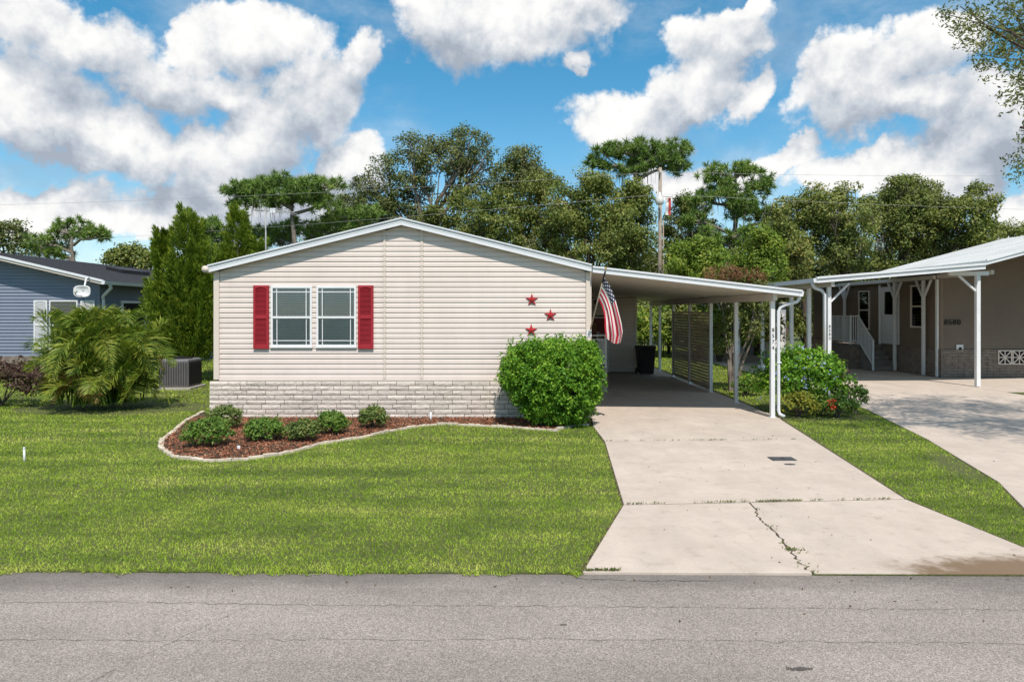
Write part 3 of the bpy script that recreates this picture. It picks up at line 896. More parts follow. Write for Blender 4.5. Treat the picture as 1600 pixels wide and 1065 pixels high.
# grass blades
def drive_mask(X, Y):
    p1 = [(0.60, 6.0), (1.325, 8.19), (1.64, 12.18), (1.625, 13.8), (1.68, 14.9), (1.68, 28.6), (5.86, 28.6), (5.88, 14.9), (5.50, 12.37), (4.90, 8.45), (5.06, 6.72), (5.9, 5.9)]
    p2 = [(5.9, 5.9), (5.95, 7.9), (6.6, 9.28), (7.5, 12.3), (8.37, 16.1), (9.0, 20.6), (9.0, 38), (15.0, 38), (15, 24), (30, 24), (30, 19.6), (14.2, 19.6), (14, 12), (13.9, 5.9)]
    return inside(p1, X, Y) | inside(p2, X, Y)
def grass_zone(x0, x1, y0, y1, dens, h, w):
    k = int((x1 - x0) * (y1 - y0) * dens)
    X = rng.uniform(x0, x1, k); Y = rng.uniform(y0, y1, k)
    ok = ~drive_mask(X, Y) & ~inside(bed_poly, X, Y) & (Y > 6.09 - 0.011 * X - 0.03 + 0.035 * np.sin(X * 4.1 + 1.9 * np.sin(X * 1.7)) + 0.025 * np.sin(X * 15.3 + 2 * np.sin(X * 3.3))) & ~((X > -6.55) & (X < 1.72) & (Y > 14.85) & (Y < 32))
    ok &= ~((X < -14.4) & (Y > 23.9)) & ~((X > 5.8) & (X < 7.9) & (Y > 14.5) & (Y < 16.8) & (rng.uniform(size=k) < 0.75))
    # a bare shaded margin under the palm and along the neighbour's drive
    ok &= ~((((X + 9.6) / 2.3) ** 2 + ((Y - 16.4) / 1.1) ** 2 < 1) & (rng.uniform(size=k) < 0.9))
    ok &= ~((((X - 6.70 - 0.28 * (Y - 10.3)) / 0.32) ** 2 + ((Y - 10.3) / 1.1) ** 2 < rng.uniform(0.3, 1.2, k)) & (rng.uniform(size=k) < 0.85))
    X, Y = X[ok], Y[ok]
    k = len(X)
    C = np.stack([X, Y, np.full(k, -0.005)], 1)
    # mower stripes: the blades lie alternately away from and towards the street
    band = np.tanh(np.sin((Y + 0.12 * X + 0.5 * np.sin(X * 0.45)) * 2 * math.pi / 1.35) * 1.5)
    D = rng.normal(size=(k, 3)) * np.array((0.9, 0.85, 0.0)) + np.stack([0.10 * band, 0.24 * band, np.full(k, 1.0)], 1)
    edge = (Y < 6.09 - 0.011 * X + 0.10)
    hh = h * (1 + 0.25 * edge)[:, None] * rng.uniform(0.6, 1.25, (k, 1))
    d = unit(D) * hh
    a = rng.uniform(0, math.pi, k)
    s = np.stack([np.cos(a), np.sin(a), np.zeros(k)], 1) * (w * rng.uniform(0.6, 1.2, (k, 1)))
    return np.stack([C - s, C + s, C + d], 1)
G = np.concatenate([
    grass_zone(-8.5, 9, 6.0, 8.5, 4600, 0.036, 0.0052),
    grass_zone(-12, 10, 8.5, 12.0, 2600, 0.038, 0.0072),
    grass_zone(-16, 11, 12.0, 17.0, 1200, 0.044, 0.0100),
    grass_zone(-20, 12, 17.0, 26.0, 260, 0.075, 0.014),
    grass_zone(-16, 16, 26.0, 44.0, 90, 0.11, 0.024)])
tag(quads('grass_blades', G, 'grass_blade'), 'short mown green lawn grass around the driveways', 'grass', kind='stuff')

# weeds in the driveway joints
weed_pts = []
for (x0, y0, x1, y1, c_) in [(1.66, 12.18, 5.43, 12.37, 26), (1.35, 8.195, 4.86, 8.445, 40), (3.0, 8.3, 3.5, 8.34, 26), (0.66, 6.10, 0.95, 6.10, 26)]:
    for _ in range(c_):
        q = rnd.random() ** 1.5 if c_ > 30 else rnd.random()
        weed_pts.append((x0 + (x1 - x0) * q, y0 + (y1 - y0) * q))
for (x, y) in jag:
    if rnd.random() < 0.12: weed_pts.append((x, y))
for _ in range(12): weed_pts.append((jag[26][0] + rnd.gauss(0, .04), jag[26][1] + rnd.gauss(0, .05)))
wp = np.repeat(np.array([(x, y, 0.02) for x, y in weed_pts]), 5, 0)
tag(quads('joint_weeds', blades(wp + rng.normal(size=wp.shape) * np.array((0.03, 0.006, 0)), rng.normal(size=wp.shape) * np.array((0.9, 0.5, 0)) + np.array((0, 0, 0.6)), 0.035, 0.012), 'myrtle_leaf'), 'small weeds growing in the joints of the driveway', 'weeds', kind='stuff')

# ================================================================== MAIN HOUSE
YF = 14.90                     # front wall plane
XL, XR, XM = -6.47, 1.70, -2.39
ZB, ZE, ZR = 0.85, 3.20, 4.20   # siding bottom, eave and ridge (underside of roof)
YB = 31.0
SL = (ZR - ZE) / (XM - XL)
SR = (ZR - ZE) / (XR - XM)
house = thing('mobile_home', ((XL + XR) / 2, YF, 0), 'cream vinyl sided home with red shutters and pale block skirt', 'house')
def zroof(x):
    return ZR - (XM - x) * SL if x < XM else ZR - (x - XM) * SR
body = [(XL + 0.02, 0.0), (XR - 0.02, 0.0), (XR - 0.02, ZE + 0.01), (XM, ZR + 0.01), (XL + 0.02, ZE + 0.01)]
MB().prism(body, YF + 0.02, YB, 'y').build('wall', 'mortar', house)

WIN = [(W(424, 541, YF).x, W(488, 541, YF).x), (W(495, 541, YF).x, W(557, 541, YF).x)]
WZ0, WZ1 = W(424, 541, YF).z, W(424, 447, YF).z
PITCH = 0.1115
TR1, TR2 = W(601, 0, YF).x, W(659, 0, YF).x
def lap_pieces(x0, x1, z0, zmax_fn, holes):
    """courses of lap siding between x0 and x1, cut by the roof slope and by openings"""
    out = []
    zt = max(zmax_fn(x0), zmax_fn(x1), zmax_fn(XM) if x0 < XM < x1 else 0)
    c = 0
    while z0 + c * PITCH < zt:
        za, zb = z0 + c * PITCH, min(z0 + (c + 1) * PITCH, zt)
        spans = [(x0, x1, za, zb)]
        for (h0, h1, hz0, hz1) in holes:
            nw = []
            for (a, b, s, e) in spans:
                if h1 <= a or h0 >= b or hz1 <= s or hz0 >= e:
                    nw.append((a, b, s, e)); continue
                if a < h0: nw.append((a, h0, s, e))
                if h1 < b: nw.append((h1, b, s, e))
                if s < hz0: nw.append((max(a, h0), min(b, h1), s, hz0))
                if hz1 < e: nw.append((max(a, h0), min(b, h1), hz1, e))
            spans = nw
        for (a, b, s, e) in spans:
            out.append((a, b, s, e, za))
        c += 1
    return out
def off(z, za):
    q = (z - za) / PITCH
    return 0.027 - 0.003 * q / 0.58 if q < 0.58 else 0.024 - 0.019 * (q - 0.58) / 0.42
def xlim(z, a, b, slope_cut):
    if not slope_cut or z <= ZE: return a, b
    l = XL + (z - ZE) / SL; r = XR - (z - ZE) / SR
    return max(a, l), min(b, r)
def board(a, b, s, e, za, yw, parent, slope_cut=True, material='siding'):
    a0, b0 = xlim(s, a, b, slope_cut); a1, b1 = xlim(e, a, b, slope_cut)
    if b0 - a0 < 0.01: return
    if b1 < a1: a1 = b1 = (a1 + b1) / 2
    a1, b1 = min(max(a1, a0), b0), max(min(b1, b0), a0)
    zm = za + 0.58 * PITCH
    zs_ = [s] + ([zm] if s + 0.002 < zm < e - 0.002 else []) + [e]
    mb = MB()
    k = len(zs_)
    for z in zs_:
        f = (z - s) / (e - s)
        xa, xb = a0 + (a1 - a0) * f, b0 + (b1 - b0) * f
        mb.v += [(xa, yw - off(min(z, za + PITCH), za), z), (xb, yw - off(min(z, za + PITCH), za), z), (xa, yw, z), (xb, yw, z)]
    for i in range(k - 1):
        j = 4 * i
        mb.f += [(j, j + 1, j + 5, j + 4), (j + 3, j + 2, j + 6, j + 7), (j + 2, j, j + 4, j + 6), (j + 1, j + 3, j + 7, j + 5)]
    j = 4 * (k - 1)
    mb.f += [(0, 2, 3, 1), (j, j + 1, j + 3, j + 2)]
    mb.build('siding_board', material, parent)
YW = YF + 0.019
holes = [(w0 + 0.01, w1 - 0.01, WZ0 + 0.01, WZ1 - 0.01) for w0, w1 in WIN]
for (xa, xb) in ((XL + 0.09, TR1 - 0.025), (TR1 + 0.025, TR2 - 0.025), (TR2 + 0.025, XR - 0.09)):
    for pc in lap_pieces(xa, xb, ZB, zroof, holes):
        board(*pc, YW, house)
# corner posts, vertical joint covers, bottom rail
MB().box(XL - 0.03, XL + 0.089, YF - 0.035, YF + 0.10, ZB - 0.01, ZE).build('corner_trim', 'trim_cream', house, bevel=0.006)
MB().box(XR - 0.089, XR + 0.03, YF - 0.035, YF + 0.10, ZB - 0.01, ZE - 0.02).build('corner_trim', 'trim_cream', house, bevel=0.006)
for tx in (TR1, TR2):
    MB().box(tx - 0.024, tx + 0.024, YF - 0.018, YW + 0.01, ZB, zroof(tx) - 0.01).build('seam_trim', 'trim_cream', house)
    ticks = MB()
    z = ZB
    while z < zroof(tx) - 0.1:
        ticks.box(tx - 0.036, tx + 0.036, YF - 0.024, YF - 0.010, z + 0.012, z + 0.085)
        z += PITCH
    tag(ticks.build('seam_clips', 'trim_cream', house), kind='stuff')
MB().box(XL + 0.09, XR - 0.09, YF - 0.022, YF + 0.018, ZB - 0.035, ZB - 0.002).build('starter_rail', 'trim_cream', house)
# side walls, full length boards
side = MB()
c = 0
while ZB + c * PITCH < ZE - 0.02:
    za = ZB + c * PITCH
    for xs, sgn in ((XL + 0.02, -1), (XR - 0.02, 1)):
        p = [(xs, za), (xs + sgn * 0.022, za), (xs + sgn * 0.007, za + PITCH), (xs, za + PITCH)]
        side.prism(p if sgn < 0 else p[::-1], YF + 0.11, YB, 'y')
    c += 1
side.build('side_siding', 'siding', house)

# roof, soffit, fascia
OV = 0.16
def slab(x0, z0, x1, z1, th, y0, y1):
    return MB().prism([(x0, z0), (x1, z1), (x1, z1 + th), (x0, z0 + th)], y0, y1, 'y')
xl0, xr0 = XL - 0.10, XR + 0.02
roof = slab(xl0, zroof(XL) - 0.10 * SL + 0.012, XM, ZR + 0.012, 0.10, YF - OV + 0.03, YB + 0.15)
roof.add(*(lambda mb: (mb.v, mb.f))(slab(XM, ZR + 0.012, xr0, zroof(XR) - 0.02 * SR + 0.012, 0.10, YF - OV + 0.03, YB + 0.15)))
rf = roof.build('roof', 'white_roof', house)
def fasc(x0, z0, x1, z1, lo, hi, y0, y1):
    return MB().prism([(x0, z0 + lo), (x1, z1 + lo), (x1, z1 + hi), (x0, z0 + hi)], y0, y1, 'y')
zl, zr_ = zroof(XL) - 0.10 * SL, zroof(XR) - 0.02 * SR
for (a, za, b, zb) in ((xl0, zl, XM - 0.001, ZR), (XM + 0.001, ZR, xr0, zr_)):
    fasc(a, za, b, zb, -0.012, 0.118, YF - OV - 0.005, YF - OV + 0.028).build('fascia', 'white_metal', house)
    fasc(a, za, b, zb, 0.121, 0.150, YF - OV - 0.030, YF - OV + 0.05).build('drip_edge', 'white_metal', rf)
    fasc(a, za, b, zb, 0.058, 0.064, YF - OV - 0.008, YF - OV - 0.004).build('fascia_bead', 'fascia_grey', house)
# gutter along the left eave, its rounded end towards the street
gut = MB()
gut.tube([(XL - 0.145, YF - OV - 0.03, ZE + 0.035), (XL - 0.145, YB, ZE + 0.035)], 0.075, 14)
gut.build('gutter', 'trim_cream', house, True)

# block skirt: eight courses of separate split-face blocks
BL, BH, GAP = 0.406, 0.1016, 0.012
var = []
for i in range(6):
    r_ = random.Random(90 + i)
    mb = MB()
    nx = 5
    L = BL - GAP; H = BH - GAP
    fr = [[(-L / 2 + L * ix / nx, -0.012 - (r_.uniform(0.006, 0.014) if iz == 1 else r_.uniform(0, .003)), -H / 2 + H * iz / 2) for ix in range(nx + 1)] for iz in range(3)]
    vs = [p for row in fr for p in row]
    kk = len(vs)
    fs = []
    for iz in range(2):
        for ix in range(nx):
            a = iz * (nx + 1) + ix
            fs.append((a, a + 1, a + nx + 2, a + nx + 1))
    vs += [(-L / 2, 0.06, -H / 2), (L / 2, 0.06, -H / 2), (L / 2, 0.06, H / 2), (-L / 2, 0.06, H / 2)]
    fs += [tuple(range(nx, -1, -1)) + (kk, kk + 1), tuple(2 * (nx + 1) + i for i in range(nx + 1)) + (kk + 2, kk + 3), (kk, 0, nx + 1, 2 * (nx + 1), kk + 3), (nx, kk + 1, kk + 2, 3 * nx + 2, 2 * nx + 1)]
    me = bpy.data.meshes.new('brick')
    me.from_pydata(vs, [], fs)
    me.materials.append(MATS['brick'])
    var.append(me)
sk0, sk1 = XL - 0.10, XR + 0.02
yb_ = YF - 0.055
MB().box(sk0 + 0.01, sk1 - 0.01, YF - 0.048, YF + 0.015, -0.05, ZB - 0.04).build('skirt_mortar', 'mortar', house)
for c in range(8):
    z = ZB - 0.038 - BH * (c + 0.5)
    x = sk0 - (BL * (0.5 if c % 2 else 0.0)) + (c % 3) * 0.06 * (c % 2)
    while x < sk1 - 0.02:
        a, b = max(x, sk0), min(x + BL, sk1)
        if b - a > 0.05:
            o = link('brick', var[rnd.randrange(6)], None, house, ((a + b) / 2, yb_ + rnd.uniform(-.006, .006), z))
            o.scale = ((b - a) / BL * (rnd.choice((1, -1)) if False else 1), 1, 1)
        x += BL

# windows with prairie grids and blinds
def window(x0, x1, z0, z1, yw, parent, grid=True, material='vinyl', blinds=True, axis='y', depth=0.05):
    """double-hung window facing the street (axis y); returns the window part"""
    fw = 0.042
    fr = MB()
    y0, y1 = yw - depth, yw + 0.012
    fr.box(x0, x0 + fw, y0, y1, z0, z1).box(x1 - fw, x1, y0, y1, z0, z1)
    fr.box(x0 + fw, x1 - fw, y0, y1, z0, z0 + fw).box(x0 + fw, x1 - fw, y0, y1, z1 - fw, z1)
    w = fr.build('window', material, parent)
    zm = (z0 + z1) / 2 - 0.02
    MB().box(x0 + fw, x1 - fw, y0 + 0.006, y1 - 0.01, zm - 0.022, zm + 0.022).build('meeting_rail', material, w)
    MB().box(x0 - 0.01, x1 + 0.01, y0 - 0.012, y0 + 0.03, z0 - 0.028, z0 - 0.001).build('sill', material, w)
    MB().box(x0 + fw, x1 - fw, y1 - 0.009, y1 - 0.005, z0 + fw, z1 - fw).build('interior', 'dark_inside', w)
    gx, gz = 0.085, 0.085
    a, b = x0 + fw, x1 - fw
    if grid:
        for xx in (a + gx, b - gx):
            MB().box(xx - 0.009, xx + 0.009, y0 + 0.010, y0 + 0.018, zm + 0.023, z1 - fw - 0.001).build('muntin', material, w)
            MB().box(xx - 0.008, xx + 0.008, y0 + 0.022, y0 + 0.028, z0 + fw + 0.001, zm - 0.023).build('muntin', material, w)
        MB().box(a + 0.001, b - 0.001, y0 + 0.0085, y0 + 0.0165, z1 - fw - gz - 0.009, z1 - fw - gz + 0.009).build('muntin', material, w)
        MB().box(a + 0.001, b - 0.001, y0 + 0.0205, y0 + 0.0265, z0 + fw + gz - 0.008, z0 + fw + gz + 0.008).build('muntin', material, w)
    MB().box(a, b, y0 + 0.019, y0 + 0.0205, zm + 0.022, z1 - fw).build('pane', 'glass', w)
    MB().box(a, b, y0 + 0.029, y0 + 0.0305, z0 + fw, zm - 0.022).build('pane', 'glass', w)
    if blinds:
        bl = MB()
        z = z0 + fw + 0.012
        while z < z1 - fw - 0.01:
            bl.add([(a + 0.004, y0 + 0.034, z), (b - 0.004, y0 + 0.034, z), (b - 0.004, y0 + 0.044, z + 0.031), (a + 0.004, y0 + 0.044, z + 0.031)], [(0, 1, 2, 3)])
            z += 0.038
        bl.build('blind', 'blind', w)
    return w
for (w0, w1) in WIN:
    window(w0, w1, WZ0, WZ1, YW - 0.008, house)
# siding strip between the two windows is kept; red louvred shutters
def shutter(x0, x1, z0, z1, yw, parent, material):
    fr = MB()
    st = 0.052
    y0 = yw - 0.05
    fr.box(x0, x0 + st, y0, yw, z0, z1).box(x1 - st, x1, y0, yw, z0, z1)
    zm = (z0 + z1) / 2 + 0.0
    fr.box(x0 + st, x1 - st, y0 + 0.002, yw, z0, z0 + 0.09).box(x0 + st, x1 - st, y0 + 0.002, yw, zm - 0.035, zm + 0.035)
    # arched top rail
    xs = [x0 + st + (x1 - x0 - 2 * st) * i / 8 for i in range(9)]
    top = [(x, z1 - 0.075 + 0.03 * math.sin(math.pi * i / 8)) for i, x in enumerate(xs)]
    fr.prism(top + [(x1 - st, z1), (x0 + st, z1)], y0 + 0.002, yw, 'y')
    s = fr.build('shutter', material, parent, bevel=0.004)
    MB().box(x0 + st, x1 - st, yw - 0.010, yw - 0.004, z0 + 0.02, z1 - 0.02).build('backing', material, s)
    lou = MB()
    for (a, b) in ((z0 + 0.09, zm - 0.035), (zm + 0.035, z1 - 0.05)):
        z = a + 0.004
        while z < b - 0.012:
            lou.add([(x0 + st, y0 + 0.008, z), (x1 - st, y0 + 0.008, z), (x1 - st, yw - 0.012, z + 0.026), (x0 + st, yw - 0.012, z + 0.026)], [(0, 1, 2, 3)])
            z += 0.027
    lou.build('louvres', material, s)
    return s
SZ0, SZ1 = W(0, 544.5, YF).z, W(0, 446, YF).z
shutter(W(397, 0, YF).x, W(421, 0, YF).x, SZ0, SZ1, YF - 0.012, house, 'shutter_red')
shutter(W(560, 0, YF).x, W(584, 0, YF).x, SZ0, SZ1, YF - 0.012, house, 'shutter_red')

# red metal barn stars
def barn_star(cx, cz, r, label):
    mb = MB()
    pts = []
    for i in range(10):
        a = math.pi / 2 + i * math.pi / 5
        q = r if i % 2 == 0 else r * 0.36
        pts.append((cx + q * math.cos(a), YF - 0.012, cz + q * math.sin(a)))
    vs = [(cx, YF - 0.075, cz)] + pts + [(cx, YF - 0.006, cz)]
    fs = [(0, 1 + i, 1 + (i + 1) % 10) for i in range(10)] + [(11, 1 + (i + 1) % 10, 1 + i) for i in range(10)]
    tag(mb.add(vs, fs).build('metal_star', 'star_red'), label, 'wall star', 'red barn stars on the front wall')
for px, py, lb in ((831, 468.5, 'red metal barn star, the uppermost of three on cream siding'), (860, 492.5, 'red metal barn star, the rightmost of three, nearest the flag'), (830, 516, 'red metal barn star, the lowest of three, just above the hedge')):
    p = W(px, py, YF)
    barn_star(p.x, p.z, 0.152, lb)

# ------------------------------------------------------------------ carport
CF = YF - 0.22
cp = thing('carport', (4.0, CF, 0), 'long white flat roofed carport attached to the cream home', 'carport')
CX0, CX1 = XR + 0.035, 6.18
CZ0, CZ1 = 3.175, 2.665            # underside of the roof pan at both sides
CYB = 28.2
def zc(x):
    return CZ0 + (CZ1 - CZ0) * (x - CX0) / (CX1 - CX0)
# the ceiling is made of long pans side by side, each a part
np_ = 11
for i in range(np_):
    a = CX0 + (CX1 - CX0) * i / np_ + 0.002
    b = CX0 + (CX1 - CX0) * (i + 1) / np_ - 0.002
    MB().prism([(a, zc(a)), (b, zc(b)), (b, zc(b) + 0.06), (a, zc(a) + 0.06)], CF + 0.03, CYB, 'y').build('roof_pan', 'soffit', cp)
fasc(CX0, zc(CX0), CX1, zc(CX1), -0.012, 0.085, CF - 0.004, CF + 0.028).build('fascia', 'white_metal', cp)
fasc(CX0, zc(CX0), CX1 + 0.06, zc(CX1 + 0.06), 0.088, 0.125, CF - 0.03, CF + 0.05).build('drip_edge', 'white_metal', cp)
MB().prism([(CX0, zc(CX0) + 0.0622), (CX1, zc(CX1) + 0.0622), (CX1, zc(CX1) + 0.085), (CX0, zc(CX0) + 0.085)], CF + 0.052, CYB, 'y').build('roof_sheet', 'white_roof', cp)
# gutter box along the low side
MB().prism([(CX1 + 0.003, CZ1 - 0.02), (CX1 + 0.075, CZ1 - 0.02), (CX1 + 0.10, CZ1 + 0.085), (CX1 + 0.003, CZ1 + 0.085)], CF - 0.004, CYB, 'y').build('gutter', 'white_metal', cp)
PX = W(1207.6, 0, YF).x
beam_top = zc(PX) - 0.003
MB().box(PX - 0.045, PX + 0.045, CF + 0.10, CYB - 0.1, beam_top - 0.16, beam_top).build('beam', 'soffit', cp)
POSTY = [14.93, 17.35, 19.55, 21.85, 24.1, 26.3, 28.0]
front_post = None
for i, py in enumerate(POSTY):
    w = 0.046
    o = MB().box(PX - w, PX + w, py - w, py + w, 0.02, beam_top - 0.1605).build('post', 'white_paint', cp, bevel=0.008)
    MB().box(PX - 0.07, PX + 0.07, py - 0.07, py + 0.07, 0.0125, 0.024).build('base_plate', 'white_metal', o)
    if i == 0: front_post = o
for i, ch in enumerate('8574'):
    text_mesh('house_number', ch, 0.115, (PX, POSTY[0] - w - 0.003, W(0, 515.5 + 9.3 * i, YF).z), 'black_iron', front_post)
# downspout with its elbow
DX = PX + 0.115
dsx = CX1 + 0.05
pts = [(dsx, YF - 0.10, CZ1 - 0.015), (dsx - 0.005, YF - 0.10, CZ1 - 0.06), (dsx - 0.05, YF - 0.09, CZ1 - 0.13), (DX + 0.13, YF - 0.06, CZ1 - 0.20), (DX + 0.04, YF - 0.03, CZ1 - 0.25), (DX, YF - 0.02, CZ1 - 0.34), (DX, YF - 0.02, 0.16), (DX + 0.02, YF - 0.04, 0.09), (DX + 0.08, YF - 0.14, 0.055)]
MB().tube(pts, 0.036, 10).build('downspout', 'white_metal', cp, True)
MB().box(DX - 0.05, DX + 0.05, YF - 0.066, YF - 0.05, 1.2, 1.23).build('strap', 'white_metal', cp)
# lattice privacy screens between posts
for (a, b) in ((POSTY[2], POSTY[3]), (POSTY[3], POSTY[4])):
    fr = MB()
    z0, z1 = 0.10, 2.32
    a2, b2 = a + 0.06, b - 0.06
    fr.box(PX - 0.02, PX + 0.02, a2, a2 + 0.04, z0, z1).box(PX - 0.02, PX + 0.02, b2 - 0.04, b2, z0, z1)
    fr.box(PX - 0.019, PX + 0.019, a2 + 0.041, b2 - 0.041, z0, z0 + 0.04).box(PX - 0.019, PX + 0.019, a2 + 0.041, b2 - 0.041, z1 - 0.04, z1)
    scr = fr.build('lattice_screen', 'lattice', cp)
    sl_ = MB()
    L = b2 - a2 - 0.08
    z = z0 + 0.05
    while z < z1 - 0.06:
        sl_.box(PX - 0.010, PX - 0.003, a2 + 0.02, b2 - 0.02, z, z + 0.048)
        z += 0.092
    sl_.build('cross_slats', 'lattice', scr)
    v_ = MB()
    y = a2 + 0.07
    while y < b2 - 0.06:
        v_.box(PX + 0.000, PX + 0.007, y, y + 0.046, z0 + 0.02, z1 - 0.02)
        y += 0.098
    v_.build('upright_slats', 'lattice', scr)

# ------------------------------------------------------------------ shed at the back of the carport
YS = 25.6
SX0, SX1 = XR + 0.03, 4.68
shed = thing('utility_shed', ((SX0 + SX1) / 2, YS, 0), 'beige sided utility shed closing the back of the carport', 'shed')
zs = lambda x: zc(x) - 0.012
MB().prism([(SX0, 0.02), (SX1 - 0.02, 0.02), (SX1 - 0.02, zs(SX1)), (SX0, zs(SX0))], YS + 0.02, 28.1, 'y').build('wall', 'mortar', shed)
DX0, DX1, DZ1 = W(924, 0, YS).x - 0.25, W(949, 0, YS).x, W(0, 497, YS).z
c = 0
z = 0.06
while z < zs(SX1) - 0.03:
    zt = min(z + PITCH, zs(SX1))
    spans = [(SX0, DX0 - 0.06), (DX1 + 0.06, SX1 - 0.08)] if z < DZ1 + 0.05 else [(SX0, SX1 - 0.08)]
    for a, b in spans:
        if b - a < 0.05: continue
        board(a, b, z, zt, z, YS + 0.019, shed, False)
    z += PITCH
while z < zs(SX0):
    zt = min(z + PITCH, zs(SX0))
    b = SX0 + (SX1 - SX0) * (zs(SX0) - z) / (zs(SX0) - zs(SX1))
    board(SX0, max(SX0 + 0.1, b - 0.05), z, zt, z, YS + 0.019, shed, False)
    z += PITCH
MB().box(SX1 - 0.08, SX1, YS - 0.02, YS + 0.1, 0.04, zs(SX1) - 0.01).build('corner_trim', 'trim_cream', shed)
side = MB()
z = 0.06
while z < zs(SX1) - 0.03:
    side.prism([(SX1 - 0.02, z), (SX1 + 0.004, z), (SX1 - 0.012, z + PITCH), (SX1 - 0.02, z + PITCH)][::-1], YS + 0.11, 28.1, 'y')
    z += PITCH
side.build('side_siding', 'siding', shed)
dr = MB().box(DX0, DX1, YS - 0.01, YS + 0.03, 0.06, DZ1).build('door', 'door_red', shed)
MB().box(DX0 - 0.055, DX0 - 0.001, YS - 0.02, YS + 0.03, 0.05, DZ1 + 0.05).build('door_frame', 'vinyl', shed)
MB().box(DX1 + 0.001, DX1 + 0.055, YS - 0.02, YS + 0.03, 0.05, DZ1 + 0.05).build('door_frame', 'vinyl', shed)
MB().box(DX0, DX1, YS - 0.02, YS + 0.03, DZ1 + 0.001, DZ1 + 0.05).build('door_frame', 'vinyl', shed)
orn = MB()
ox = W(930, 0, YS).x
orn.tube([(ox, YS - 0.018, 1.55), (ox + 0.01, YS - 0.018, 1.9)], 0.008, 5)
for i in range(5):
    for s in (-1, 1):
        zz = 1.58 + i * 0.065
        orn.tube([(ox, YS - 0.018, zz), (ox + s * 0.05, YS - 0.020, zz + 0.04), (ox + s * 0.085, YS - 0.018, zz + 0.095)], [0.007, 0.016, 0.003], 5)
orn.build('leaf_ornament', 'gold', dr)
MB().lathe((W(931, 0, YS).x, YS - 0.07, 2.55), [(0.02, 0.0), (0.06, 0.02), (0.07, 0.10), (0.045, 0.17), (0.01, 0.20)], 10).bar((W(931, 0, YS).x, YS - 0.07, 2.66), (W(931, 0, YS).x, YS + 0.0, 2.66), 0.03, 0.03).build('wall_lamp', 'black_iron', shed)

# side entry landing with white railing
LX1, LY0, LY1, LZ = 2.78, 19.95, 21.9, 0.66
ent = thing('entry_landing', (2.2, LY0, 0), 'cream side entry landing with white balustrade under the carport', 'steps')
MB().box(XR + 0.035, LX1, LY0, LY1, 0.013, LZ - 0.05).build('base', 'soffit', ent)
MB().box(XR + 0.035, LX1 + 0.03, LY0 - 0.03, LY1, LZ - 0.049, LZ).build('deck', 'concrete_trim', ent)
for i in range(3):
    MB().box(XR + 0.06, LX1 - 0.05, LY1 + 0.001 + 0.28 * i, LY1 + 0.28 * (i + 1), 0.013, LZ - 0.165 * (i + 1)).build('step', 'concrete_trim', ent)
for (x, y) in ((LX1 - 0.04, LY0 + 0.03), (LX1 - 0.04, LY1 - 0.05), (XR + 0.08, LY0 + 0.03)):
    MB().box(x - 0.035, x + 0.035, y - 0.035, y + 0.035, LZ + 0.001, LZ + 1.0).build('rail_post', 'white_paint', ent)
for z in (LZ + 0.13, LZ + 0.84, LZ + 0.96):
    MB().box(XR + 0.116, LX1 - 0.076, LY0 + 0.01, LY0 + 0.05, z - 0.02, z + 0.02).build('rail', 'white_paint', ent)
    MB().box(LX1 - 0.06, LX1 - 0.02, LY0 + 0.066, LY1 - 0.086, z - 0.02, z + 0.02).build('rail', 'white_paint', ent)
x = XR + 0.2
while x < LX1 - 0.1:
    MB().box(x - 0.011, x + 0.011, LY0 + 0.019, LY0 + 0.041, LZ + 0.151, LZ + 0.819).build('baluster', 'white_paint', ent)
    x += 0.13
y = LY0 + 0.16
while y < LY1 - 0.1:
    MB().box(LX1 - 0.051, LX1 - 0.029, y - 0.011, y + 0.011, LZ + 0.151, LZ + 0.819).build('baluster', 'white_paint', ent)
    y += 0.16

# wheelie bin
bx, by = W(1008.5, 0, 25.0).x, 25.0
bn_ = thing('wheeled_bin', (bx, by, 0.012), 'black wheeled rubbish bin standing at the back of the carport', 'bin')
MB().add([(bx - .25, by - .28, .06), (bx + .25, by - .28, .06), (bx + .25, by + .22, .06), (bx - .25, by + .22, .06), (bx - .31, by - .36, .96), (bx + .31, by - .36, .96), (bx + .31, by + .36, .96), (bx - .31, by + .36, .96)],
         [(0, 3, 2, 1), (4, 5, 6, 7), (0, 1, 5, 4), (1, 2, 6, 5), (2, 3, 7, 6), (3, 0, 4, 7)]).build('body', 'black_plastic', bn_, bevel=0.03)
MB().prism([(by - .40, .962), (by + .40, .962), (by + .40, 1.02), (by + .1, 1.08), (by - .25, 1.07), (by - .40, 1.01)], bx - .33, bx + .33, 'x').build('lid', 'black_plastic', bn_, bevel=0.015)
for s in (-1, 1):
    MB().tube([(bx + s * .27, by + .22, .132), (bx + s * .32, by + .22, .132)], 0.12, 14).build('wheel', 'black_plastic', bn_)
MB().tube([(bx - .25, by + .45, .98), (bx + .25, by + .45, .98)], 0.018, 8).bar((bx - .25, by + .36, .97), (bx - .25, by + .46, .98), .03, .03).bar((bx + .25, by + .36, .97), (bx + .25, by + .46, .98), .03, .03).build('handle', 'black_plastic', bn_)

